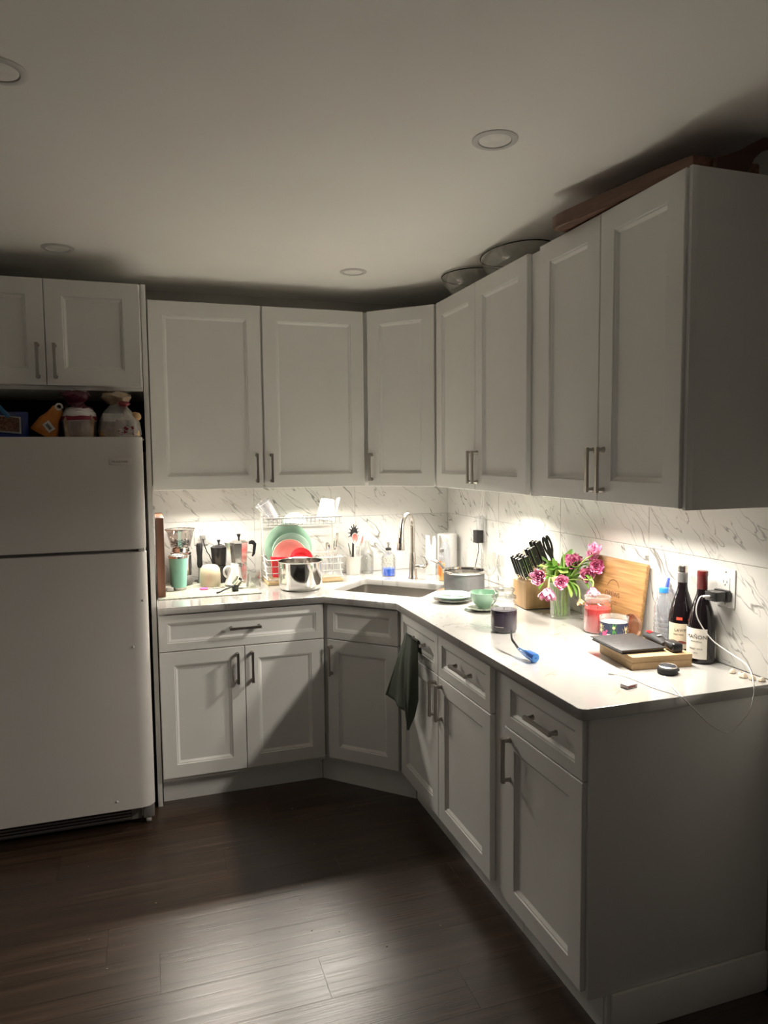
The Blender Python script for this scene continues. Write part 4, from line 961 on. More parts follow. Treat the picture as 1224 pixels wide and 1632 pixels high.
L(t, 'bottle', [(0.017, 0), (0.0195, 0.003), (0.0200, 0.110), (0.0165, 0.128), (0.0095, 0.138), (0.0090, 0.150)], M['pet'], 28)
L(t, 'soap', [(0, 0.002), (0.0178, 0.002), (0.0182, 0.088), (0, 0.088)], M['yellowsoap'], 28)
cyl_patch(MB(), 0.0200, 0.030, 0.105, -2.2, -0.55, 10).build('label', M['orangelabel'], t)
L(t, 'pump_cap', [(0.0102, 0.1502), (0.0115, 0.151), (0.0110, 0.166), (0.005, 0.170), (0, 0.170), (0, 0.1502)], M['greyplastic'], 20)
t = thing('clear_bottle', 'tall clear empty bottle behind the amber dish soap', 'bottle', (-0.163, -0.345, Z))
L(t, 'bottle', [(0.024, 0), (0.027, 0.003), (0.027, 0.150), (0.020, 0.172), (0.013, 0.180), (0.013, 0.19)], M['pet'], 28)
L(t, 'cap', [(0.0145, 0.1902), (0.0155, 0.191), (0.0150, 0.214), (0, 0.215), (0, 0.1902)], M['cloudy'], 24)

# saucepan
t = thing('saucepan', 'open grey saucepan with steel rim and curved handle beside the sink', 'saucepan', (-0.232, -0.735, Z))
L(t, 'pan', [(0, 0), (0.090, 0), (0.096, 0.004), (0.0985, 0.014), (0.0985, 0.088), (0.0962, 0.088), (0.0960, 0.012), (0, 0.004)], M['pangrey'], 56)
L(t, 'rim', [(0.0962, 0.0882), (0.1000, 0.0884), (0.1035, 0.094), (0.1035, 0.098), (0.0990, 0.101), (0.0940, 0.098), (0.0930, 0.0900)], M['steel'], 56)
L(t, 'inside', [(0.0956, 0.0860), (0.0953, 0.0160), (0.0900, 0.0065), (0, 0.0062)], M['satin'], 56)
d = Vector((-0.42, 0.907, 0)).normalized()
MB().tube(smooth_path([d*0.099+Vector((0, 0, 0.072)), d*0.128+Vector((0, 0, 0.090)), d*0.165+Vector((0, 0, 0.115)), d*0.215+Vector((0, 0, 0.128))], 6), [0.007]*6+[0.0078]*6+[0.0085]*7, 12).build('handle', M['satin'], t)

# night light, adapter and their leads on the right wall
outlet((0, -0.470, 1.172), RR, 'white outlet on the wall behind the grey saucepan, half covered by an adapter')
t = thing('plug_in_dimmer', 'white plug-in box above the black adapter with a lead running up', 'plug', (-0.0085, -0.484, 1.211), RR)
MB().box((-0.020, -0.032, -0.036), (0.020, -0.0002, 0.038), bevel=0.006).build('case', M['cloudy'], t)
MB().tube(smooth_path([(0.004, -0.020, 0.038), (0.010, -0.018, 0.08), (0.022, -0.016, 0.13), (0.024, -0.014, 0.1955)], 6), 0.0022, 8).build('lead', M['cable'], t)
MB().tube(smooth_path([(0.012, -0.020, 0.037), (0.024, -0.012, 0.08), (0.034, -0.012, 0.14), (0.034, -0.012, 0.1955)], 6), 0.0018, 8).build('lead', M['cable'], t)
t = thing('power_adapter', 'black power adapter plugged in over the grey saucepan', 'adapter', (-0.0085, -0.470, 1.140), RR)
MB().box((-0.024, -0.040, -0.033), (0.022, -0.0002, 0.0335), bevel=0.003).build('case', M['dark'], t)
MB().tube(smooth_path([(0.002, -0.022, -0.033), (0.004, -0.020, -0.07), (-0.018, -0.018, -0.115), (-0.035, -0.02, -0.16), (-0.04, -0.03, -0.2225)], 6), 0.0018, 8).build('lead', M['blackmatte'], t)

def wineglass(x, y, label):
    t = thing('wine_glass', label, 'wine glass', (x, y, Z), group='clear glasses by the backsplash')
    L(t, 'foot', [(0, 0.004), (0.006, 0.0035), (0.030, 0.0012), (0.031, 0.0004), (0, 0.0004)], M['glass'], 32)
    L(t, 'stem', [(0.006, 0.0036), (0.0035, 0.012), (0.0035, 0.050), (0.008, 0.060)], M['glass'], 16)
    L(t, 'bowl', [(0.0075, 0.0595), (0.022, 0.068), (0.036, 0.090), (0.041, 0.115), (0.039, 0.145), (0.035, 0.172), (0.0355, 0.1725)], M['glass'], 36)
wineglass(-0.090, -0.735+0.02, 'clear stemmed glass between the grey saucepan and the knife block')
wineglass(-0.050, -0.810, 'clear stemmed glass against the wall near the white roll')
t = thing('paper_towel_roll', 'white paper roll standing behind the knife handles', 'paper towels', (-0.070, -0.945, Z))
L(t, 'roll', [(0.018, 0.0), (0.049, 0.0), (0.050, 0.002), (0.050, 0.222), (0.049, 0.224), (0.018, 0.224), (0.018, 0.0)], M['paper'], 40)
L(t, 'core', [(0.0178, 0.001), (0.0178, 0.223), (0.016, 0.223), (0.016, 0.001)], M['kraft'], 24)
# ================================================================== THINGS ON THE RIGHT COUNTER
t = thing('side_plate', 'white plate under the pale mint plate beside the saucepan', 'plate', (-0.385, -0.945, Z))
L(t, 'dish', [(0, 0), (0.055, 0), (0.060, 0.002), (0.088, 0.0115), (0.0895, 0.013), (0.087, 0.0135), (0.058, 0.005), (0, 0.0045)], M['whiteceramic'], 48)
t = thing('side_plate', 'mint green plate lying flat on a white plate beside the saucepan', 'plate', (-0.388, -0.943, Z+0.0140))
L(t, 'dish', [(0, 0), (0.060, 0), (0.064, 0.002), (0.092, 0.0125), (0.0945, 0.0145), (0.092, 0.0155), (0.062, 0.0060), (0, 0.0052)], M['mint'], 56)
t = thing('butter_knife', 'small steel butter knife lying on the flat mint plate', 'knife', (-0.385, -0.940, Z+0.0202), rot=(0, 0, -0.75))
MB().box((-0.004, -0.004, 0), (0.054, 0.004, 0.0025), bevel=0.001).build('handle', M['steel'], t)
MB().box((-0.056, -0.0075, 0.0006), (-0.0042, 0.0055, 0.0018), bevel=0.0005).build('blade', M['steel'], t)
t = thing('saucer', 'pale speckled saucer under the mint bowl', 'saucer', (-0.345, -1.165, Z))
L(t, 'dish', [(0, 0), (0.040, 0), (0.044, 0.002), (0.072, 0.0125), (0.0740, 0.0140), (0.072, 0.0150), (0.042, 0.0055), (0, 0.005)], speckle('speckled_glaze', (0.30, 0.36, 0.28), (0.58, 0.60, 0.50), 60, 0.25), 48)
t = thing('cereal_bowl', 'mint green bowl standing on a saucer behind the purple candle', 'bowl', (-0.332, -1.155, Z+0.0062))
L(t, 'bowl', [(0, 0), (0.026, 0), (0.028, 0.004), (0.030, 0.006), (0.048, 0.024), (0.059, 0.050), (0.0615, 0.066), (0.0600, 0.0675), (0.0575, 0.050), (0.045, 0.026), (0.025, 0.011), (0, 0.010)], M['mint'], 52)

# candles
t = thing('jar_candle', 'dark purple candle in a lidded glass jar near the counter edge', 'candle', (-0.435, -1.527, Z))
L(t, 'jar', [(0.040, 0.0), (0.046, 0.002), (0.049, 0.007), (0.049, 0.098), (0.046, 0.108), (0.039, 0.116), (0.0385, 0.122)], M['jarglass'], 48)
L(t, 'wax', [(0, 0.004), (0.044, 0.004), (0.0470, 0.010), (0.0470, 0.082), (0.030, 0.0805), (0, 0.0800)], M['purplewax'], 48)
MB().tube([(0, 0, 0.0795), (0.001, 0, 0.086), (0.0005, 0.001, 0.090)], 0.0012, 6).build('wick', M['ink'], t)
L(t, 'lid', [(0.037, 0.1225), (0.0445, 0.1235), (0.0455, 0.128), (0.0445, 0.133), (0.0380, 0.136), (0.0330, 0.139), (0.0335, 0.145), (0.0385, 0.153), (0.0385, 0.158), (0.033, 0.162), (0, 0.164)], M['glass'], 48)
L(t, 'lid_seal', [(0.0355, 0.112), (0.0378, 0.113), (0.0378, 0.121), (0.0355, 0.122)], M['cloudy'], 40)
lb = cyl_patch(MB(), 0.0492, 0.020, 0.074, -1.25, -0.45, 12).build('label', plain('dark_label', (0.03, 0.02, 0.04), 0.4), t)
MB().grid(lambda u, v: (0.0498*math.sin(-1.2+0.7*u), -0.0498*math.cos(-1.2+0.7*u), 0.0235+0.0016*v), 10, 1).build('label_line', M['winelabelw'], lb)
t = thing('jar_candle', 'coral red candle in an open glass jar beside the tulip vase', 'candle', (-0.118, -1.652, Z))
L(t, 'jar', [(0.040, 0.0), (0.047, 0.002), (0.050, 0.007), (0.050, 0.098), (0.047, 0.106), (0.043, 0.111), (0.0435, 0.114)], M['glass'], 48)
L(t, 'rim', [(0.0430, 0.1142), (0.0470, 0.1155), (0.0475, 0.126), (0.0485, 0.129), (0.0475, 0.132), (0.0445, 0.132), (0.0425, 0.128)], M['glassgrey'], 48)
L(t, 'wax', [(0, 0.003), (0.044, 0.003), (0.048, 0.009), (0.048, 0.088), (0.030, 0.0855), (0, 0.085)], M['redwax'], 48)
MB().tube([(0, 0, 0.0845), (0.001, 0, 0.092)], 0.0013, 6).build('wick', M['ink'], t)

t = thing('jar_candle', 'short candle glass with a flowered navy label behind the black notebook', 'candle', (-0.132, -1.769, Z), math.radians(-40))
L(t, 'glass', [(0.044, 0), (0.0475, 0.003), (0.048, 0.006), (0.0485, 0.074), (0.0475, 0.080)], M['glass'], 44)
L(t, 'wax', [(0, 0.003), (0.0455, 0.003), (0.0460, 0.062), (0, 0.061)], M['cleanwax'], 40)
lb = cyl_patch(MB(), 0.0488, 0.006, 0.066, -1.25, 1.25, 28).build('label', M['navy'], t)
def on_cyl(name, r, a0, z0, shape, mat, parent):
    """small flat print piece on the jar: shape = list of (x, z) about the centre"""
    mb = MB(); c = mb.bm.verts.new((r*math.sin(a0), -r*math.cos(a0), z0)); vs = []
    for x, z in shape:
        a = a0+x/r; vs.append(mb.bm.verts.new((r*math.sin(a), -r*math.cos(a), z0+z)))
    for k in range(len(vs)): mb.bm.faces.new((c, vs[k], vs[(k+1) % len(vs)]))
    return mb.build(name, mat, parent, smooth=0)
def daisy(R, r0, n): return [((R if k % 2 == 0 else r0)*math.cos(PI*k/n), (R if k % 2 == 0 else r0)*math.sin(PI*k/n)) for k in range(2*n)]
lw_ = lambda name, a, z, sh, m, dr=0.0: on_cyl(name, 0.0494+dr, a, z, sh, M[m], lb)
lw_('printed_leaf', 0.05, 0.046, daisy(0.023, 0.011, 11), 'leafprint'); lw_('printed_flower', 0.05, 0.051, daisy(0.006, 0.004, 8), 'flowerprint', 0.0003)
lw_('printed_flower', -0.95, 0.045, daisy(0.018, 0.010, 9), 'flowerprint'); lw_('printed_flower', 0.98, 0.036, daisy(0.022, 0.011, 10), 'flowerprint')
lw_('printed_flower', -0.62, 0.026, daisy(0.012, 0.008, 7), 'pinkprint', 0.0002); lw_('printed_flower', -0.45, 0.038, daisy(0.005, 0.003, 6), 'pinkprint', 0.0002)
MB().grid(lambda u, v: (0.0499*math.sin(-0.42+0.95*u), -0.0499*math.cos(-0.42+0.95*u), 0.010+0.018*v), 10, 1).build('name_panel', M['winelabelw'], lb)
L(t, 'rim', [(0.0462, 0.0665), (0.0492, 0.0665), (0.0497, 0.080), (0.0490, 0.082), (0.0470, 0.082)], M['cloudy'], 44)
t = thing('candle_lid', 'rose gold candle lid leaning against the bamboo board', 'lid', (-0.0635, -1.781, Z+0.0440), rot=(0, math.radians(98), math.radians(4)))
L(t, 'disc', [(0, 0.002), (0.0425, 0.002), (0.0430, 0.0005), (0.0430, -0.010), (0.0415, -0.010), (0.0410, 0), (0, 0)], M['rosegold'], 40)

# bamboo board leaning on the wall
bt = thing('bamboo_board', 'bamboo cutting board with burnt lettering leaning on the tiles behind the candles', 'cutting board', (-0.0605, -1.655, Z+0.0028), rot=(-0.1345, 0, RR))
MB().box((-0.148, 0.0, 0.0005), (0.148, 0.018, 0.262), bevel=0.006, seg=3).build('board', M['bamboo'], bt)
def engr(s, size, x, z):
    me = text_mesh(s, size, 0.0002, spacing=1.0); me.materials.clear(); me.materials.append(M['burn']); me.transform(Matrix.Translation((x, -0.0004, z)))
    place('burnt_lettering', me, bt)
engr('DREWS', 0.026, -0.020, 0.128); engr('& CO', 0.020, -0.012, 0.098); 
mb = MB(); R0, R1 = 0.034, 0.0365
for k in range(20):
    a, b = math.radians(15+150*k/20), math.radians(15+150*(k+1)/20)
    vs = [mb.bm.verts.new((-0.02+r*math.cos(q), -0.0006, 0.147+r*math.sin(q))) for r, q in ((R0, a), (R1, a), (R1, b), (R0, b))]; mb.bm.faces.new(vs)
mb.build('burnt_arch', M['burn'], bt, smooth=0)
MB().box((-0.056, -0.0008, 0.103), (-0.040, -0.0002, 0.1055)).build('burnt_line', M['burn'], bt, smooth=0)

# ------------------------------------------------------------------ knife block
KX, KY, KR = -0.180, -1.238, math.radians(-6)
kt = thing('knife_block', 'light wooden knife block full of black-handled knives by the backsplash', 'knife block', (KX, KY, Z), KR)
prof = [(0, 0.003), (0, 0.112), (0.006, 0.117), (0.058, 0.137), (0.060, 0.150), (0.150, 0.192), (0.153, 0.188), (0.153, 0.003)]
MB().prism(prof, -0.136, 0.0, bevel=0.002, mtx=Matrix.Rotation(PI/2, 4, 'X')).build('block', M['beech'], kt)
MB().box((0.006, 0.006, 0), (0.148, 0.130, 0.0028)).build('foot_pad', M['dark'], kt)
KM = Matrix.Translation((KX, KY, Z)) @ Matrix.Rotation(KR, 4, 'Z')
def top_z(u): return 0.117+(u-0.006)*(0.020/0.052) if u < 0.058 else 0.150+(u-0.060)*(0.042/0.090)
slot_me = MB().box((-0.0045, -0.009, -0.0006), (0.0045, 0.009, 0.0002)).mesh('slot', M['dark'], smooth=0)
def knife(u, v, Ln, wx, wy, tilt, label, name='kitchen_knife', grp='knives in the wooden block'):
    p = KM @ Vector((u, v, top_z(u)+0.0065))
    t = thing(name, label, 'knife', p, group=grp, rot=(0, -math.radians(tilt), KR))
    MB().box((-wx*0.42, -wy*0.30, -0.004), (wx*0.42, wy*0.30, 0.010), bevel=0.0015).build('bolster', M['steel'], t)
    mb = MB(); R = []
    for z, a in ((0.0102, 0.80), (0.020, 0.86), (Ln*0.55, 1.0), (Ln*0.85, 0.95), (Ln-0.006, 1.05), (Ln, 0.95)):
        R.append([mb.bm.verts.new((x*a, y, z)) for x, y in round_rect(-wx/2, wx/2, -wy/2, wy/2, min(wx, wy)*0.35, 3)])
    for A, B in zip(R, R[1:]):
        for k in range(len(A)): mb.bm.faces.new((A[k], A[(k+1) % len(A)], B[(k+1) % len(B)], B[k]))
    mb.bm.faces.new(R[0][::-1]); mb.bm.faces.new(R[-1]); mb.build('handle', M['black'], t)
    MB().box((-wx*0.46, -wy*0.40, Ln+0.0003), (wx*0.46, wy*0.40, Ln+0.0032), bevel=0.001).build('end_cap', M['steel'], t)
    MB().box((-wx*0.535, -0.0016, 0.012), (-wx*0.475, 0.0016, Ln-0.004)).build('tang', M['steel'], t, smooth=0)
    MB().box((wx*0.475, -0.0016, 0.012), (wx*0.535, 0.0016, Ln-0.004)).build('tang', M['steel'], t, smooth=0)
    for q in (0.3, 0.6): MB().lathe([(0, wy/2+0.0004), (0.0016, wy/2+0.0003), (0.0016, wy/2-0.001)], 8, mtx=Matrix.Rotation(PI/2, 4, 'X'), c=(0, 0, Ln*q)).build('rivet', M['steel'], t)
    return t
lowlab = ['front-row steak knife nearest the tulips', 'front-row steak knife, second from the tulips', 'front-row steak knife, third from the tulips', 'front-row steak knife farthest from the tulips']
for k, v in enumerate((0.022, 0.052, 0.082, 0.112)): knife(0.016, v, 0.092, 0.019, 0.0100, 21, 'black-handled '+lowlab[k], 'steak_knife', 'steak knives in the low tier')
lowlab = ['second-row steak knife nearest the tulips', 'second-row steak knife, second from the tulips', 'second-row steak knife, third from the tulips', 'second-row steak knife farthest from the tulips']
for k, v in enumerate((0.024, 0.054, 0.084, 0.112)): knife(0.043, v, 0.090, 0.019, 0.0100, 21, 'black-handled '+lowlab[k], 'steak_knife', 'steak knives in the low tier')
up = [(0.078, 0.022, 0.104, 'large knife at the near end of the upper tier front row'), (0.078, 0.058, 0.092, 'paring knife, middle of the upper tier front row'), (0.078, 0.094, 0.088, 'paring knife at the far end of the upper tier front row'),
      (0.110, 0.030, 0.112, 'large knife in the upper tier second row, next to the scissors'), (0.110, 0.070, 0.108, 'large knife in the middle of the upper tier second row'), (0.110, 0.108, 0.104, 'large knife at the far end of the upper tier second row')]
for u, v, Ln, lb in up: knife(u, v, Ln, 0.024, 0.0125, 23, 'black-handled '+lb)
p = KM @ Vector((0.138, 0.030, top_z(0.138)+0.0060))
t = thing('kitchen_scissors', 'black kitchen scissors handles, tallest at the top of the knife block', 'scissors', p, rot=(0, -math.radians(20), KR))
for s, nm in ((-1, 'handle'), (1, 'handle')):
    pts = [(s*0.003, 0, 0.004), (s*0.005, 0, 0.03), (s*0.0135, 0, 0.055), (s*0.0165, 0, 0.085), (s*0.012, 0, 0.112), (s*0.006, 0, 0.115), (s*0.004, 0, 0.09), (s*0.004, 0, 0.06), (s*0.004, 0, 0.03)]
    MB().tube(smooth_path(pts, 4), 0.0050, 8).build(nm, M['black'], t)
MB().box((-0.011, -0.0018, -0.003), (0.011, 0.0018, 0.014), bevel=0.001).build('blades', M['steel'], t)

# ------------------------------------------------------------------ vase and tulips
VX, VY = -0.120, -1.405
t = thing('glass_vase', 'fluted clear glass vase of pink tulips in front of the knife block', 'vase', (VX, VY, Z))
flute = lambda v, a, r, z: Vector((v.x*(1+0.022*abs(math.cos(9*a))), v.y*(1+0.022*abs(math.cos(9*a))), v.z)) if r > 0.02 else v
MB().lathe([(0, 0.0), (0.036, 0.0), (0.038, 0.004), (0.0385, 0.05), (0.042, 0.10), (0.0475, 0.143), (0.0478, 0.1445)], 72, fn=flute).build('vase', M['glassgreen'], t, smooth=25)
L(t, 'thick_base', [(0, 0.002), (0.034, 0.002), (0.035, 0.010), (0, 0.010)], M['glassgrey'], 40)
L(t, 'water', [(0, 0.0105), (0.0365, 0.0105), (0.0368, 0.052), (0, 0.052)], M['water'], 40)
MB().tube([(0.0484*math.cos(2*PI*k/48), 0.0484*math.sin(2*PI*k/48), 0.1445) for k in range(49)], 0.0011, 6).build('rim', M['glass'], t)
def petal(mb, R, Ln, width, az, open_, m, wob):
    ca, sa = math.cos(az), math.sin(az)
    def fn(u, v):
        ang = open_*u; w = width*math.sin(PI*min(0.97, 0.10+0.86*u))**0.6*(v-0.5)*2
        r = R*(math.sin(min(u*1.9, PI/2+0.25*u)))*(1+0.25*open_*u*u) + 0.0025*math.sin(9*v+wob)*u
        z = Ln*u - 0.003*abs(v-0.5)*2
        cup = w*w/(R*2.2); x = r-cup; y = w
        return (x*ca-y*sa, x*sa+y*ca, z)
    mb.grid(fn, 6, 4, m=m)
def bloom_mesh(seed, kind):
    rn = random.Random(seed); mb = MB()
    outm = {'pink': M['petal'], 'deep': M['petaldark'], 'orange': M['petalorange']}[kind]
    inm = M['petaldark'] if kind != 'orange' else M['petalorange']
    for n, R, Ln, w, op, m in ((6, 0.0250, 0.040, 0.0150, 1.0, outm), (5, 0.0190, 0.040, 0.0125, 0.6, outm), (5, 0.0120, 0.037, 0.0095, 0.4, inm), (3, 0.0060, 0.034, 0.0060, 0.2, inm)):
        o0 = rn.uniform(0, 6)
        for k in range(n): petal(mb, R*rn.uniform(0.9, 1.1), Ln*rn.uniform(0.9, 1.1), w, o0+2*PI*k/n+rn.uniform(-0.15, 0.15), op*rn.uniform(0.7, 1.2), m, rn.uniform(0, 6))
    return mb.mesh('bloom', None, smooth=60)
def ribbon(mb, pts, wid, side, fold=0.25, m=None):
    P = smooth_path(pts, 5); n = len(P)-1
    def fn(u, v):
        k = min(int(round(u*n)), n); p = P[k]; tg = (P[min(k+1, n)]-P[max(k-1, 0)]).normalized()
        s = side-tg*side.dot(tg); s = s.normalized(); nm = tg.cross(s)
        w = 1.8*wid*(math.sin(PI*min(0.999, 0.16+0.84*u))**0.8); q = (v-0.5)*2
        return p + s*w*q + nm*abs(q)*w*fold
    mb.grid(fn, n, 4, m=m); return mb
VM = Vector((VX, VY, 0))
def tulip(label, bloom, face, kind, scale, leaves, neck=None, seed=0, mouth=None):
    b = Vector(bloom); d = b-Vector((VX, VY, ZC+0.16)); h = Vector((d.x, d.y, 0)); hn = h.normalized() if h.length > 1e-3 else Vector((1, 0, 0))
    an = FAN[seed]; sd_ = Vector((math.cos(an), math.sin(an), 0))
    base = Vector((VX, VY, Z+0.014)) + sd_*0.022; mth = Vector((VX, VY, Z+0.142)) + sd_*0.034
    t = thing('tulip', label, 'tulip', base, group='tulips in the glass vase')
    fd_ = Vector(face).normalized(); tip = b - fd_*0.019*scale
    arch = max(b.z, mth.z)+0.02
    mid = neck if neck else (mth*0.45+tip*0.55+Vector((0, 0, 0.02)))
    pth = smooth_path([base, mth, mid, tip], 7)
    MB().tube([p-base for p in pth], 0.0030, 8).build('stem', M['stem'], t)
    q = fd_.to_track_quat('Z', 'Y').to_matrix().to_4x4()
    place('bloom', bloom_mesh(seed, kind), t, tip-base, q.to_3x3(), (scale, scale, scale))
    for tipl, w, mm in leaves:
        tp = Vector(tipl); st0 = Vector((VX, VY, Z+0.12)) + sd_*0.022 + (Vector((tp.x-VX, tp.y-VY, 0)).normalized())*0.008
        m1 = st0.lerp(tp, 0.40)+Vector((0, 0, 0.045)); m2 = st0.lerp(tp, 0.75)+Vector((0, 0, 0.045 if tp.z < 1.10 else 0.012))
        dr = (tp-st0); sd = Vector((-dr.y, dr.x, 0.0)); sd = sd if sd.length > 1e-3 else Vector((1, 0, 0))
        mb = MB(); ribbon(mb, [p-base for p in (st0, m1, m2, tp)], w, sd.normalized()); mb.build('leaf', M[mm], t, smooth=60)
BLOOM_XY = {1: (-0.262, -1.480), 2: (-0.240, -1.505), 3: (-0.160, -1.472), 4: (-0.090, -1.450), 5: (-0.070, -1.560), 6: (-0.040, -1.506), 7: (-0.055, -1.550), 8: (-0.075, -1.521), 9: (-0.080, -1.567), 10: (-0.092, -1.505)}
ORDER = sorted(BLOOM_XY, key=lambda k: math.atan2(BLOOM_XY[k][1]-VY, BLOOM_XY[k][0]-VX))
A_MID = sum(math.atan2(y-VY, x-VX) for x, y in BLOOM_XY.values())/10
FAN = {k: A_MID+(i-4.5)*2*PI/10.5 for i, k in enumerate(ORDER)}
tulip('pink tulip leaning furthest towards the knife block, above the hanging one', (-0.262, -1.480, 1.097), (-0.75, -0.6, 0.1), 'pink', 1.05, [((-0.240, -1.43, 1.135), 0.012, 'leaflight'), ((-0.255, -1.47, 1.045), 0.012, 'leaf')], seed=1)
tulip('drooping pink tulip hanging lowest in front of the knife block', (-0.240, -1.505, 1.036), (-0.35, -0.35, -0.85), 'pink', 1.05, [((-0.200, -1.395, 1.165), 0.013, 'leaf')], neck=Vector((-0.215, -1.480, 1.090)), seed=2)
tulip('pink tulip facing forward at the rim of the vase', (-0.160, -1.472, 1.071), (-0.45, -0.85, 0.1), 'pink', 0.95, [((-0.155, -1.40, 1.155), 0.016, 'leaf'), ((-0.185, -1.42, 1.135), 0.015, 'leaf'), ((-0.135, -1.475, 1.105), 0.013, 'leaflight'), ((-0.165, -1.45, 1.040), 0.015, 'leaflight')], seed=3)
tulip('large pink tulip standing tallest in the middle of the bunch', (-0.090, -1.450, 1.142), (-0.45, -0.75, 0.45), 'deep', 1.15, [((-0.100, -1.385, 1.178), 0.015, 'leaflight'), ((-0.035, -1.355, 1.180), 0.014, 'leaf'), ((-0.140, -1.47, 1.125), 0.014, 'leaf'), ((-0.075, -1.47, 1.150), 0.014, 'leaf')], seed=4)
tulip('topmost pink tulip against the marble tiles', (-0.070, -1.560, 1.201), (-0.2, -0.4, 0.9), 'pink', 0.95, [((-0.030, -1.400, 1.165), 0.014, 'leaf'), ((-0.055, -1.49, 1.165), 0.013, 'leaf'), ((-0.200, -1.43, 1.120), 0.014, 'leaf')], seed=5)
tulip('half hidden pink tulip just under the topmost one', (-0.040, -1.506, 1.166), (-0.3, -0.3, 0.6), 'pink', 0.85, [((-0.060, -1.520, 1.150), 0.010, 'leaf')], seed=6)
tulip('wide open pink tulip beside the bamboo board, under the topmost pair', (-0.055, -1.550, 1.137), (-0.45, -0.85, 0.15), 'deep', 1.0, [((-0.040, -1.56, 1.150), 0.009, 'leaflight')], seed=7)
tulip('pink tulip in front of the bamboo board, left of the open one', (-0.075, -1.521, 1.099), (-0.50, -0.80, 0.15), 'deep', 1.0, [((-0.070, -1.56, 1.060), 0.010, 'leaf'), ((-0.085, -1.50, 1.135), 0.014, 'leaf'), ((-0.060, -1.42, 1.150), 0.015, 'leaf')], seed=8)
tulip('small pink tulip hanging just above the red candle jar', (-0.080, -1.567, 1.043), (-0.1, -0.3, -0.75), 'pink', 0.85, [((-0.080, -1.540, 1.050), 0.012, 'leaf'), ((-0.100, -1.49, 1.012), 0.014, 'leaf')], neck=Vector((-0.078, -1.545, 1.085)), seed=9)
tulip('faded orange tulip bud drooping between vase and red candle', (-0.092, -1.505, 0.993), (0.1, -0.3, -0.95), 'orange', 0.55, [((-0.118, -1.480, 1.008), 0.013, 'leaflight')], neck=Vector((-0.098, -1.490, 1.055)), seed=10)
t = thing('wine_cork', 'brown cork standing between the vase and the red candle jar', 'cork', (-0.075, -1.545, Z), rot=(0, 0.0, 0))
L(t, 'cork', [(0, 0), (0.0105, 0), (0.011, 0.001), (0.011, 0.044), (0.010, 0.045), (0, 0.045)], speckle('cork', (0.20, 0.10, 0.05), (0.36, 0.21, 0.11), 80), 24)

# ------------------------------------------------------------------ bottles
t = thing('water_bottle', 'empty clear plastic bottle with blue cap beside the wine bottles', 'bottle', (-0.0475, -1.917, Z))
pr = [(0.020, 0.0), (0.028, 0.003)]
for k in range(6): z = 0.012+k*0.016; pr += [(0.030, z), (0.030, z+0.010), (0.0285, z+0.013)]
pr += [(0.030, 0.115), (0.030, 0.135), (0.024, 0.160), (0.015, 0.176), (0.0125, 0.182), (0.0125, 0.187)]
L(t, 'bottle', pr, M['pet'], 36)
L(t, 'neck_ring', [(0.0127, 0.1835), (0.0165, 0.184), (0.0165, 0.187), (0.0127, 0.1872)], M['pet'], 28)
L(t, 'cap', [(0.0130, 0.1874), (0.0150, 0.1876), (0.0150, 0.201), (0.0140, 0.203), (0, 0.203)], M['bluecap'], 28)
t = thing('zip_bag', 'clear plastic zip bag with blue zip standing behind the plastic bottle', 'bag', (-0.0105, -1.880, Z), RR)
MB().grid(lambda u, v: (-0.050+0.105*u+0.008*v, 0.001+0.004*math.sin(7*u+4*v)+0.003*math.sin(19*u*v+3), 0.001+0.185*v+0.012*math.sin(3*u)*v), 18, 20, thick=0.0008).build('film', M['film'], t, smooth=50)
MB().tube([(0.012, -0.010, 0.178), (0.020, -0.009, 0.205), (0.026, -0.008, 0.232)], [0.006, 0.006, 0.0045], 8).build('zip_strip', M['bluezip'], t)
def wine(x, y, ang, label, h, sc_=1.0):
    t = thing('wine_bottle', label, 'wine bottle', (x, y, Z), ang)
    return t
WPROF = [(0, 0.006), (0.028, 0.002), (0.037, 0.0), (0.0405, 0.004), (0.0410, 0.012), (0.0410, 0.112), (0.0395, 0.130), (0.033, 0.160), (0.0235, 0.190), (0.0165, 0.212), (0.0148, 0.225)]
t = wine(-0.0450, -2.002, math.radians(-42), 'dark wine bottle with grey screw cap and red price sticker', 0.29)
L(t, 'bottle', WPROF+[(0.0146, 0.236), (0, 0.236)], M['winebottle'], 48)
L(t, 'capsule', [(0.0148, 0.2362), (0.0152, 0.237), (0.0152, 0.267), (0.0148, 0.2675), (0, 0.2675), (0, 0.2362)], M['capsule'], 36)
L(t, 'screw_cap', [(0.0150, 0.2677), (0.0154, 0.268), (0.0150, 0.2695), (0.0154, 0.272), (0.0154, 0.277), (0.0150, 0.278), (0.0154, 0.280), (0.0154, 0.288), (0.0145, 0.290), (0, 0.290), (0, 0.2677)], M['satin'], 36)
lb = cyl_patch(MB(), 0.0412, 0.028, 0.108, -1.15, 1.15, 24).build('label', M['winelabel'], t)
def ltext(s, size, r, ang, z, mat, parent, sp=1.1):
    me = text_mesh(s, size, 0.00012, spacing=sp, bend=r); me.materials.clear(); me.materials.append(mat)
    me.transform(Matrix.Translation((0, 0, z)) @ Matrix.Rotation(ang, 4, 'Z')); return place('label_lettering', me, parent)
ltext('LAVIT', 0.0125, 0.0420, -0.10, 0.086, M['ink'], lb, 1.15); ltext('PINOT NOIR', 0.0050, 0.0420, -0.22, 0.073, M['ink'], lb)
mb = MB(); mb.grid(lambda u, v: (0.0420*math.sin(-0.7+1.2*u), -0.0420*math.cos(-0.7+1.2*u), 0.040+0.010*v*math.sin(PI*u)+0.006*u), 12, 2); mb.build('label_picture', M['inkred'], lb, smooth=0)
cyl_patch(MB(), 0.0405, 0.119, 0.128, -0.40, 0.05, 8).build('price_sticker', M['sticker'], t)
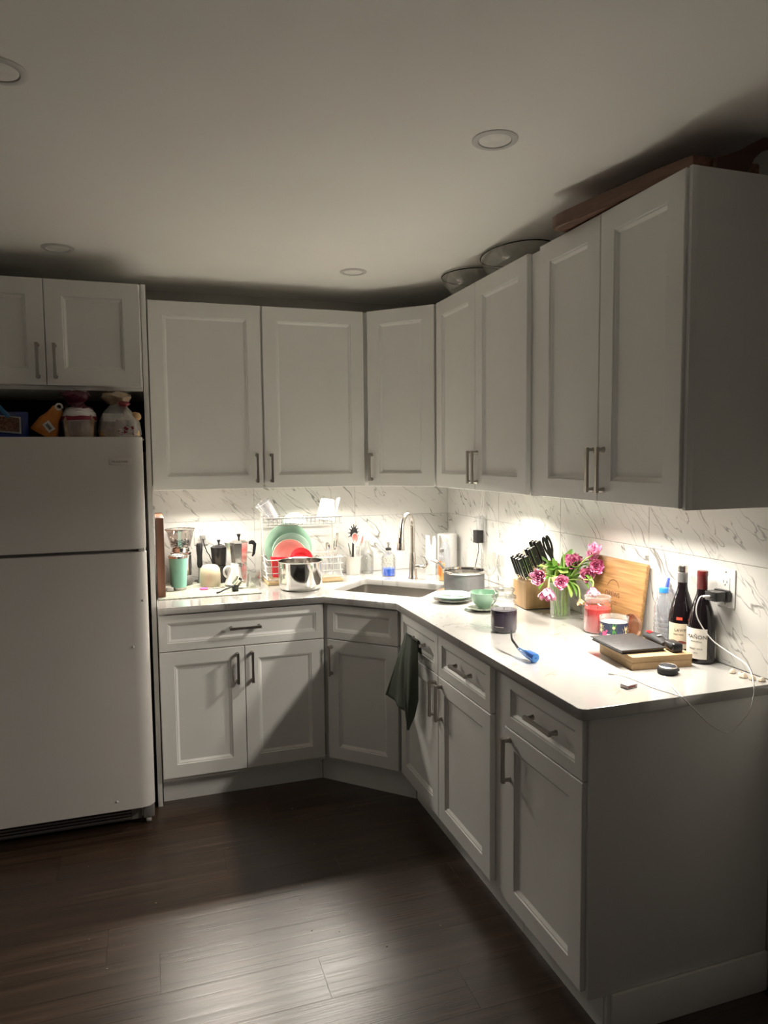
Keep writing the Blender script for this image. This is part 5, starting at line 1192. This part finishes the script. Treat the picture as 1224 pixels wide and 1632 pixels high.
t = wine(-0.0450, -2.0875, math.radians(-42), 'dark wine bottle with burgundy foil and white label nearest the outlet', 0.285)
L(t, 'bottle', WPROF+[(0.0146, 0.228), (0, 0.228)], M['winebottle'], 48)
L(t, 'foil', [(0.0150, 0.2282), (0.0154, 0.229), (0.0152, 0.268), (0.0160, 0.270), (0.0160, 0.282), (0.0150, 0.285), (0, 0.285), (0, 0.2282)], M['foil'], 36)
lb = cyl_patch(MB(), 0.0412, 0.016, 0.110, -1.55, 0.42, 26).build('label', M['winelabelw'], t)
ltext('MA\u00d1ON', 0.0165, 0.0420, -0.38, 0.084, M['ink'], lb, 1.05); ltext('ESTATE GROWN', 0.0042, 0.0420, -0.36, 0.070, M['ink'], lb)
ltext('PINOT NOIR', 0.0062, 0.0420, -0.38, 0.047, M['ink'], lb, 1.2); ltext('2019', 0.0055, 0.0420, -0.38, 0.034, M['ink'], lb, 1.2)
cyl_patch(MB(), 0.0412, 0.016, 0.105, 1.30, 2.4, 12).build('back_label', M['winelabelw'], t)

# ------------------------------------------------------------------ box, notebook and gadgets
BR = math.radians(-8)
t = thing('kraft_box', 'flat brown cardboard box at the end of the counter', 'box', (-0.306, -2.098, Z), BR)
MB().box((0, 0, 0), (0.196, 0.208, 0.0225), bevel=0.001).build('tray', M['kraft'], t)
MB().box((-0.001, -0.001, 0.0228), (0.197, 0.209, 0.0400), bevel=0.0015).build('lid', M['kraft'], t)
t = thing('notebook', 'black textured notebook lying on the cardboard box', 'notebook', (-0.236, -1.982, Z+0.0405), math.radians(-5))
MB().box((-0.074, -0.088, 0), (0.074, 0.092, 0.003), bevel=0.001).build('cover', M['notebook'], t)
MB().box((-0.072, -0.084, 0.0032), (0.0715, 0.089, 0.0095)).build('pages', M['black'], t)
MB().box((-0.078, -0.090, 0.0097), (0.076, 0.094, 0.0130), bevel=0.0012).build('cover', M['notebook'], t)
t = thing('tool_pouch', 'black padded pouch with a red logo on the box beside the notebook', 'pouch', (-0.131, -1.985, Z+0.0405), math.radians(-10))
mb = MB(); R = []
for k in range(13):
    u = k/12; y = 0.062-0.115*u; s = math.sin(PI*min(0.96, 0.12+0.80*u))**0.5
    R.append([mb.bm.verts.new((0.023*s*math.cos(2*PI*j/16), y, 0.016*s+0.0155*s*math.sin(2*PI*j/16)+0.0004)) for j in range(16)])
for A, B in zip(R, R[1:]):
    for j in range(16): mb.bm.faces.new((A[j], A[(j+1) % 16], B[(j+1) % 16], B[j]))
mb.bm.faces.new(R[0]); mb.bm.faces.new(R[-1][::-1]); mb.build('pouch', M['blackmatte'], t)
MB().grid(lambda u, v: (-0.016+0.016*u, 0.012+0.026*v, 0.0298+0.0016*math.sin(PI*u)+0.0022*u), 4, 3, thick=0.0006).build('logo_patch', M['red'], t)
MB().grid(lambda u, v: (-0.010+0.014*u, -0.030+0.010*v, 0.0305+0.0016*u), 3, 2, thick=0.0006).build('printed_mark', M['winelabelw'], t)
o = MB().box((-0.018, -0.027, 0), (0.018, 0.031, 0.030), bevel=0.009, seg=4).build('earphone_case', M['black'], None, (-0.143, -2.082, Z+0.0405), (0, 0, math.radians(-12)))
tag(o, 'black rounded case on the front corner of the cardboard box', 'case')
t = thing('kitchen_timer', 'round black gadget with a glossy top before the cardboard box', 'timer', (-0.226, -2.155, Z))
L(t, 'body', [(0, 0), (0.026, 0), (0.029, 0.003), (0.0295, 0.016), (0.0270, 0.0195), (0, 0.0195)], M['blackmatte'], 40)
L(t, 'bezel', [(0.0225, 0.0197), (0.0265, 0.0197), (0.0268, 0.0225), (0.0245, 0.0240), (0.0225, 0.0232)], M['satin'], 40)
L(t, 'screen', [(0, 0.0235), (0.020, 0.0230), (0.0224, 0.0222), (0.0224, 0.0198), (0, 0.0198)], M['screen'], 40)
MB().box((0.026, -0.006, 0.006), (0.0335, 0.006, 0.015), bevel=0.002).build('clasp', M['black'], t, rot=(0, 0, -0.3))
t = thing('small_box', 'tiny pinkish printed box near the counter corner', 'box', (-0.413, -2.222, Z), math.radians(12))
MB().box((-0.020, -0.013, 0), (0.020, 0.013, 0.0105), bevel=0.001).build('box', M['eraser'], t)
MB().box((-0.017, -0.0136, 0.003), (0.012, -0.0131, 0.0075)).build('print', M['inkred'], t, smooth=0)
for k, (x, y, s, c, lb) in enumerate(((-0.047, -2.218, 0.9, 0.2, 'small tan seashell nearest the wine bottle'), (-0.037, -2.240, 0.8, 1.4, 'small pale seashell, second from the wine bottle'), (-0.052, -2.262, 1.0, 2.2, 'small ridged seashell in the middle of the row'), (-0.042, -2.286, 1.0, 0.8, 'small cream seashell, second from the counter end'), (-0.030, -2.308, 0.85, 2.9, 'small grey seashell nearest the counter end'))):
    t = thing('seashell', lb, 'seashell', (x, y, Z), c, group='seashells by the wall')
    MB().lathe([(0, 0.0), (0.008*s, 0.0002), (0.0095*s, 0.003*s), (0.007*s, 0.0085*s), (0.003*s, 0.013*s), (0, 0.015*s)], 20, sx=1.35, fn=lambda v, a, r, z: Vector((v.x*(1+0.10*math.cos(7*a)), v.y*(1+0.10*math.cos(7*a)), v.z))).build('shell', M['shell'], t)

# blue brush
t = thing('dish_brush', 'blue clear-bodied brush with bent black handle before the purple candle', 'brush', (-0.545, -1.925, Z))
p0 = Vector((0.008, -0.005, 0.0155)); p1 = Vector((-0.004, 0.082, 0.0245)); dd = (p1-p0); q = dd.to_track_quat('Z', 'Y').to_matrix().to_4x4()
L(t, 'body', [(0.0105, 0.0), (0.0145, 0.001), (0.0152, 0.010), (0.0140, 0.035), (0.0095, 0.066), (0.0050, 0.088), (0, 0.089)], M['bluebrush'], 28, mtx=q, c=p0)
L(t, 'end_ring', [(0.0030, -0.0005), (0.0105, -0.0015), (0.0143, -0.0003), (0.0143, 0.0004), (0.0030, 0.0015)], M['bluecap'], 28, mtx=q, c=p0)
L(t, 'inner_fill', [(0, 0.010), (0.0105, 0.010), (0.009, 0.040), (0, 0.060)], M['bluecap'], 20, mtx=q, c=p0+Vector((0.001, 0, 0)))
MB().tube(smooth_path([p1, p1+Vector((0.004, 0.030, 0.008)), p1+Vector((0.006, 0.055, 0.018)), p1+Vector((0.020, 0.085, 0.034))], 4), [0.0042]*8+[0.0036]*5, 8).build('handle', M['black'], t)
MB().lathe([(0.006, 0), (0.009, 0.0006), (0.006, 0.0035), (0, 0.0036)], 12, c=(p0.x, p0.y+0.01, 0)).build('rest', M['bluecap'], t)

# wall outlet, charger and cable at the counter end
outlet((0, -2.140, 1.152), RR, 'white duplex outlet on the wall above the wine bottles with a black charger')
t = thing('phone_charger', 'black block charger plugged into the outlet by the wine bottles', 'charger', (-0.0085, -2.140, 1.130), RR)
MB().box((-0.022, -0.056, -0.014), (0.024, -0.0002, 0.015), bevel=0.0035).build('case', M['black'], t)
MB().box((-0.026, -0.018, -0.018), (0.028, -0.0002, 0.018), bevel=0.004).build('plug_base', M['black'], t)
pts = [(-0.070, -2.139, 1.130), (-0.085, -2.138, 1.132), (-0.100, -2.1376, 1.1273), (-0.107, -2.1325, 1.0923), (-0.100, -2.138, 1.0552), (-0.075, -2.1653, 1.003), (-0.0563, -2.22, 0.9734), (-0.075, -2.30, 0.9616),
       (-0.105, -2.352, 0.9293), (-0.1082, -2.356, 0.8943), (-0.1178, -2.352, 0.8499), (-0.1556, -2.35, 0.8141), (-0.1874, -2.35, 0.8007), (-0.2413, -2.35, 0.827), (-0.2929, -2.352, 0.8709), (-0.331, -2.346, 0.909), (-0.3323, -2.330, 0.9166), (-0.2934, -2.2456, 0.9162), (-0.2600, -2.183, 0.9162)]
t = thing('charging_cable', 'white charging cable looping from the charger over the counter end', 'cable', pts[0])
MB().tube([Vector(p)-Vector(pts[0]) for p in smooth_path(pts, 6)], 0.0018, 8).build('lead', M['cable'], t)
MB().tube([(0.006, 0, 0), (-0.016, 0.0005, 0.0015)], 0.0036, 10).build('connector', M['cable'], t)
pts = [(-0.338, -2.338, 0.9162), (-0.345, -2.30, 0.9158), (-0.3574, -2.2515, 0.9158), (-0.3612, -2.170, 0.9158), (-0.372, -2.120, 0.9158), (-0.386, -2.111, 0.9162)]
t = thing('charging_cable', 'thin white cable lying across the counter towards the tiny box', 'cable', pts[-1])
MB().tube([Vector(p)-Vector(pts[-1]) for p in smooth_path(pts, 5)], 0.0013, 8).build('lead', M['cable'], t)
MB().tube([(0.004, -0.003, 0.0010), (-0.010, 0.006, 0.0012)], 0.0028, 8).build('connector', M['cable'], t)
MB().tube(smooth_path([(0.010, -0.004, 0.0008), (0.028, 0.004, 0.0002), (0.055, -0.008, 0.0002)], 5), 0.0012, 8).build('lead', M['cable'], t)

# ------------------------------------------------------------------ towel over the drawer handle
t = thing('kitchen_towel', 'grey-green ribbed towel hung over a drawer handle near the corner', 'towel', (-0.655, -1.14, 0.80))
O = Vector((-0.655, -1.14, 0.80))
def patch(tl, tr, bl, br, bulge, waves, amp, ph):
    tl, tr, bl, br = map(Vector, (tl, tr, bl, br))
    def fn(u, v):
        p = tl.lerp(tr, u).lerp(bl.lerp(br, u), v)
        off = bulge*math.sin(PI*u)*(0.3+0.7*math.sin(PI*min(1, v+0.1))) + amp*math.sin(waves*2*PI*u+ph+v)*(0.25+0.75*v)
        top = 0.012*math.sin(PI*u)*(1-v)**3
        return p + Vector((-off, 0.3*off, top)) - O
    return fn
back = patch((-0.655, -1.076, 0.815), (-0.655, -1.140, 0.822), (-0.705, -0.972, 0.528), (-0.664, -1.118, 0.486), 0.020, 1.5, 0.007, 0.5)
MB().grid(back, 24, 22, uv=True, thick=0.003).build('back_fold', M['towel'], t, smooth=60)
MB().tube([back(0, k/16)+Vector((-0.002, 0, 0)) for k in range(17)], 0.0032, 8).build('hem', M['hem'], t)
PL = [Vector(v) for v in ((-0.662, -1.108, 0.815), (-0.682, -1.138, 0.730), (-0.690, -1.160, 0.600), (-0.680, -1.146, 0.500), (-0.663, -1.118, 0.418))]
PR = [Vector(v) for v in ((-0.654, -1.204, 0.812), (-0.664, -1.232, 0.700), (-0.662, -1.228, 0.580), (-0.662, -1.190, 0.500), (-0.662, -1.122, 0.420))]
def along(P, v):
    k = min(len(P)-2, int(v*(len(P)-1))); f = v*(len(P)-1)-k; return P[k].lerp(P[k+1], f)
def front(u, v):
    return along(PL, v).lerp(along(PR, v), u) + Vector((-0.020*math.sin(PI*u)*(0.5+1.2*v*(1-v))-0.005*math.sin(11*u+2*v)*(0.3+v)*(1-v**4), 0, 0.014*math.sin(PI*u)*(1-v)**3)) - O
MB().grid(front, 24, 28, uv=True, thick=0.003).build('front_fold', M['towel'], t, smooth=60)
MB().tube([front(0, k/20)+Vector((-0.002, 0, 0)) for k in range(21)], 0.0034, 8).build('hem', M['hem'], t)
mb = MB()   # the part that wraps over the bar and hangs behind it
def wrap(u, v):
    y = -1.083-0.108*u
    if v < 0.35:
        a = PI*(v/0.35); return Vector((-0.6455-0.0085*math.cos(a), y, 0.806+0.010*math.sin(a)))-O
    k = (v-0.35)/0.65; return Vector((-0.6370+0.006*k, y-0.012*k*(u-0.5), 0.806-0.05*k))-O
mb.grid(wrap, 12, 14, uv=True, thick=0.0015); mb.build('over_bar_fold', M['towel'], t, smooth=60)

# ================================================================== ON TOP OF THE WALL CABINETS
for cx_, cy_, rx, ry, lb in ((-0.166, -1.125, 0.138, 0.205, 'larger clear glass bowl on top of the cabinet next to the wooden plank'), (-0.180, -0.735, 0.150, 0.160, 'clear glass bowl on top of the cabinet nearest the corner')):
    t = thing('glass_bowl', lb, 'bowl', (cx_, cy_, ZUT+0.0008), group='glass bowls on the wall cabinets')
    MB().lathe([(0, 0), (0.35, 0), (0.42, 0.003), (0.70, 0.028), (0.90, 0.062), (0.985, 0.094), (1.0, 0.103)], 56, fn=lambda v, a, r, z, rx=rx, ry=ry: Vector((v.x*rx, v.y*ry, v.z))).build('bowl', M['glassgrey'], t)
    MB().tube([(rx*math.cos(2*PI*k/56), ry*math.sin(2*PI*k/56), 0.103) for k in range(57)], 0.0026, 8).build('rim', plain('dark_glass_edge', (0.03, 0.035, 0.03), 0.1), t)
poly = [(-0.355, -1.716), (-0.368, -1.732), (-0.370, -1.765), (-0.350, -1.86), (-0.328, -1.98), (-0.300, -2.14), (-0.275, -2.268), (-0.055, -2.270), (-0.060, -1.760), (-0.120, -1.722), (-0.25, -1.708)]
t = thing('walnut_plank', 'long walnut serving plank lying on top of the end wall cabinet', 'serving board', (0, 0, ZUT+0.0045), 0)
MB().prism(poly, 0.0, 0.044, bevel=0.007).build('plank', M['walnuty'], t, smooth=50)
t = thing('carved_board', 'dark carved wooden board with curved handle behind the walnut plank', 'serving board', (0, -2.288, ZUT+0.0045), 0)
pr = [(-0.230, 0.0), (-0.225, 0.030), (-0.190, 0.040), (-0.150, 0.055), (-0.110, 0.078), (-0.070, 0.098), (-0.030, 0.104), (-0.006, 0.102), (-0.006, 0.078), (-0.040, 0.078), (-0.075, 0.066), (-0.105, 0.040), (-0.120, 0.012), (-0.120, 0.0)]
MB().prism(pr, -0.004, 0.012, bevel=0.003, mtx=Matrix.Rotation(PI/2, 4, 'X')).build('board', M['darkwood'], t, smooth=50)

# ================================================================== ON TOP OF THE FRIDGE
ZF = 1.6368
def crumple(v, amp, sc_, seed): return v + Vector(mnoise.noise_vector(v*sc_+Vector((seed, seed*2.1, 0))))*amp
def pouch(mb, w, d, h, amp=0.006, seed=0, m=None, n=28, pinch=0.0):
    """a soft bag standing up: rounded box that flattens to its top edge, crumpled"""
    R = []
    for k in range(15):
        v = k/14; th = d*(1-v)**0.7*(0.35+0.65*min(1, v*4+0.4)); ww = w*(1-0.25*pinch*v)*(0.92+0.08*min(1, v*5))
        ring = []
        for j in range(n):
            a = 2*PI*j/n; x = ww/2*math.copysign(abs(math.cos(a))**0.6, math.cos(a)); y = (th/2+0.003)*math.copysign(abs(math.sin(a))**0.8, math.sin(a))
            p = Vector((x, y, h*v)); p2 = crumple(p, amp*min(1, v*3), 26, seed); p2.z = max(p2.z, 0.0) if k else 0.0
            ring.append(mb.bm.verts.new(p2))
        R.append(ring)
    i = mb.mi(m)
    for A, B in zip(R, R[1:]):
        for j in range(n):
            f = mb.bm.faces.new((A[j], A[(j+1) % n], B[(j+1) % n], B[j])); f.material_index = i
    for q in (R[0][::-1], R[-1]): f = mb.bm.faces.new(q); f.material_index = i
    return mb
t = thing('snack_bag', 'dark blue snack bag with a food picture on top of the fridge', 'bag', (-2.238, -0.63, ZF+0.006), rot=(0.10, 0, 0.1))
pouch(MB(), 0.23, 0.09, 0.115, 0.006, 3).build('bag', M['bluebag'], t)
MB().grid(lambda u, v: (-0.045+0.135*u, -0.052+0.022*v+0.006*math.sin(5*u), 0.040+0.066*v-0.030*u*0.3), 10, 6, thick=0.001).build('label', M['whiteceramic'], t, smooth=50)
MB().grid(lambda u, v: (-0.036+0.120*u, -0.0545+0.021*v+0.006*math.sin(5*u), 0.047+0.055*v-0.030*u*0.3), 10, 6, thick=0.0008).build('food_picture', M['foodprint'], t, smooth=50)
t = thing('bag_clip', 'blue bag clip closing the dark blue snack bag', 'clip', (-2.190, -0.690, 1.742), rot=(0.25, math.radians(-38), 0))
MB().box((-0.008, -0.004, -0.012), (0.008, 0.004, 0.070), bevel=0.003).build('clip', plain('blue_clip', (0.03, 0.14, 0.28), 0.4), t)
t = thing('snack_bag', 'orange tilted snack pouch with a white badge on top of the fridge', 'bag', (-2.068, -0.640, ZF+0.030), rot=(0.08, 0.52, -0.1))
pouch(MB(), 0.115, 0.065, 0.125, 0.006, 8, pinch=2.6).build('bag', M['orangebag'], t)
MB().box((-0.021, -0.001, -0.015), (0.021, 0.001, 0.015), bevel=0.0009, rot=Matrix.Rotation(0.45, 3, 'Y')).build('white_badge', M['whiteceramic'], t, loc=(0.012, -0.0340, 0.044))
MB().box((-0.013, -0.001, -0.006), (0.013, 0.001, 0.006), rot=Matrix.Rotation(0.45, 3, 'Y')).build('badge_print', M['greyplastic'], t, loc=(0.012, -0.0362, 0.044), smooth=0)
MB().tube([(0.012*math.cos(2*PI*k/20), 0, 0.012*math.sin(2*PI*k/20)) for k in range(20)], 0.004, 8).build('closure_ring', M['white'], t, loc=(0.004, -0.006, 0.131))
# sliced loaf in a clear bag
t = thing('bread_loaf', 'sliced loaf in a clear bag with white and maroon band and plum neck', 'bread', (-1.930, -0.630, ZF+0.003), 0.05)
lf = []
for x, z in [(-0.052, 0), (0.052, 0), (0.055, 0.06), (0.060, 0.085), (0.045, 0.108), (0, 0.115), (-0.045, 0.108), (-0.060, 0.085), (-0.055, 0.06)]: lf.append((x, z))
MB().prism(lf, -0.045, 0.10, bevel=0.006, mtx=Matrix.Rotation(PI/2, 4, 'X') @ Matrix.Scale(-1, 4, (0, 0, 1))).build('loaf', M['bread'], t)
def bagskin(v, a, r, z): return crumple(v, 0.005, 30, 5)
MB().lathe([(0.060, 0.002), (0.066, 0.04), (0.067, 0.09), (0.060, 0.122), (0.036, 0.145), (0.014, 0.158)], 40, sy=1.25, c=(0, 0.02, 0), fn=bagskin).build('bag', M['film'], t)
MB().lathe([(0.0665, 0.080), (0.0675, 0.092), (0.0640, 0.116), (0.048, 0.138)], 40, sy=1.25, c=(0, 0.019, 0), fn=lambda v, a, r, z: crumple(v, 0.004, 30, 5)).build('white_band', M['paper'], t)
MB().lathe([(0.0685, 0.083), (0.0690, 0.094), (0.0680, 0.101)], 40, sy=1.25, c=(0, 0.018, 0), fn=lambda v, a, r, z: crumple(v, 0.004, 30, 5)).build('maroon_band', M['bagred'], t)
MB().lathe([(0.050, 0.138), (0.030, 0.150), (0.026, 0.160), (0.038, 0.172), (0.050, 0.186), (0.046, 0.198), (0.028, 0.204), (0, 0.202)], 36, sx=1.15, c=(-0.008, 0.0, 0), fn=lambda v, a, r, z: crumple(v*1.0, 0.012, 34, 9)).build('plum_neck', M['bagpurple'], t)
MB().grid(lambda u, v: crumple(Vector((-0.085+0.07*u, -0.03+0.02*v, 0.172+0.030*v*u+0.014*u)), 0.010, 30, 2), 8, 5, thick=0.0008).build('loose_film', M['film'], t, smooth=60)
# buns in a clear bag
t = thing('bun_bag', 'clear bag of buns with red print and tied gold neck beside the fridge panel', 'bread', (-1.779, -0.592, ZF+0.010), 0)
for k, (x, y, z, s) in enumerate(((-0.035, -0.035, 0.030, 1), (0.045, -0.030, 0.030, 1), (-0.03, 0.05, 0.030, 1), (0.05, 0.05, 0.030, 1), (-0.010, 0.0, 0.085, 1.0), (0.068, -0.02, 0.100, 0.62))):
    MB().lathe([(0, -0.029), (0.030, -0.029), (0.040, -0.015), (0.039, 0.004), (0.028, 0.020), (0, 0.026)], 24, c=(x, y, z), mtx=Matrix.Scale(s, 4)).build('bun', M['bun'], t)
MB().lathe([(0.078, 0.001), (0.086, 0.03), (0.082, 0.075), (0.062, 0.112), (0.040, 0.135), (0.028, 0.147)], 44, sy=1.05, c=(0.004, 0, 0), fn=lambda v, a, r, z: crumple(crumple(v, 0.012, 18, 12), 0.005, 50, 3)).build('bag', M['bagwhite'], t)
MB().lathe([(0.026, 0.146), (0.048, 0.160), (0.058, 0.178), (0.052, 0.190), (0.030, 0.196), (0, 0.192)], 40, c=(-0.006, 0, 0), fn=lambda v, a, r, z: crumple(v, 0.016, 40, 21)).build('gold_neck', thin_glass('gold_film', (0.85, 0.75, 0.6), rough=0.15, boost=1.4, haze=0.5, hazecol=(0.50, 0.38, 0.24)), t)
MB().lathe([(0, -0.010), (0.018, -0.008), (0.026, 0.0), (0.018, 0.010), (0, 0.012)], 20, c=(0.028, -0.058, 0.146), fn=lambda v, a, r, z: crumple(v, 0.006, 50, 2)).build('red_tie', M['bagred'], t)
MB().grid(lambda u, v: crumple(Vector((0.005+0.055*u, -0.094+0.012*v+0.006*u, 0.008+0.045*v)), 0.004, 40, 4), 10, 8, thick=0.0008).build('red_print', blotch('red_print', [(0.30, 0.015, 0.03), (0.62, 0.58, 0.56), (0.30, 0.015, 0.03)], 60), t, smooth=60)
MB().grid(lambda u, v: crumple(Vector((-0.055+0.075*u, -0.090+0.004*u+0.010*v, 0.072+0.034*v)), 0.005, 40, 7), 10, 6, thick=0.0008).build('white_print', M['paper'], t, smooth=60)
t = thing('folded_bag', 'small crumpled white bag at the fridge corner by the panel', 'bag', (-1.716, -0.684, 1.6372), 0.1)
MB().lathe([(0, 0), (0.030, 0.0), (0.034, 0.006), (0.026, 0.015), (0, 0.019)], 30, sx=1.1, sy=0.8, fn=lambda v, a, r, z: Vector((crumple(v, 0.006, 60, 5).x, crumple(v, 0.006, 60, 5).y, max(0.0002, v.z+0.004*math.sin(9*v.x*40)*(z > 0.005))))).build('bag', M['cloudy'], t)
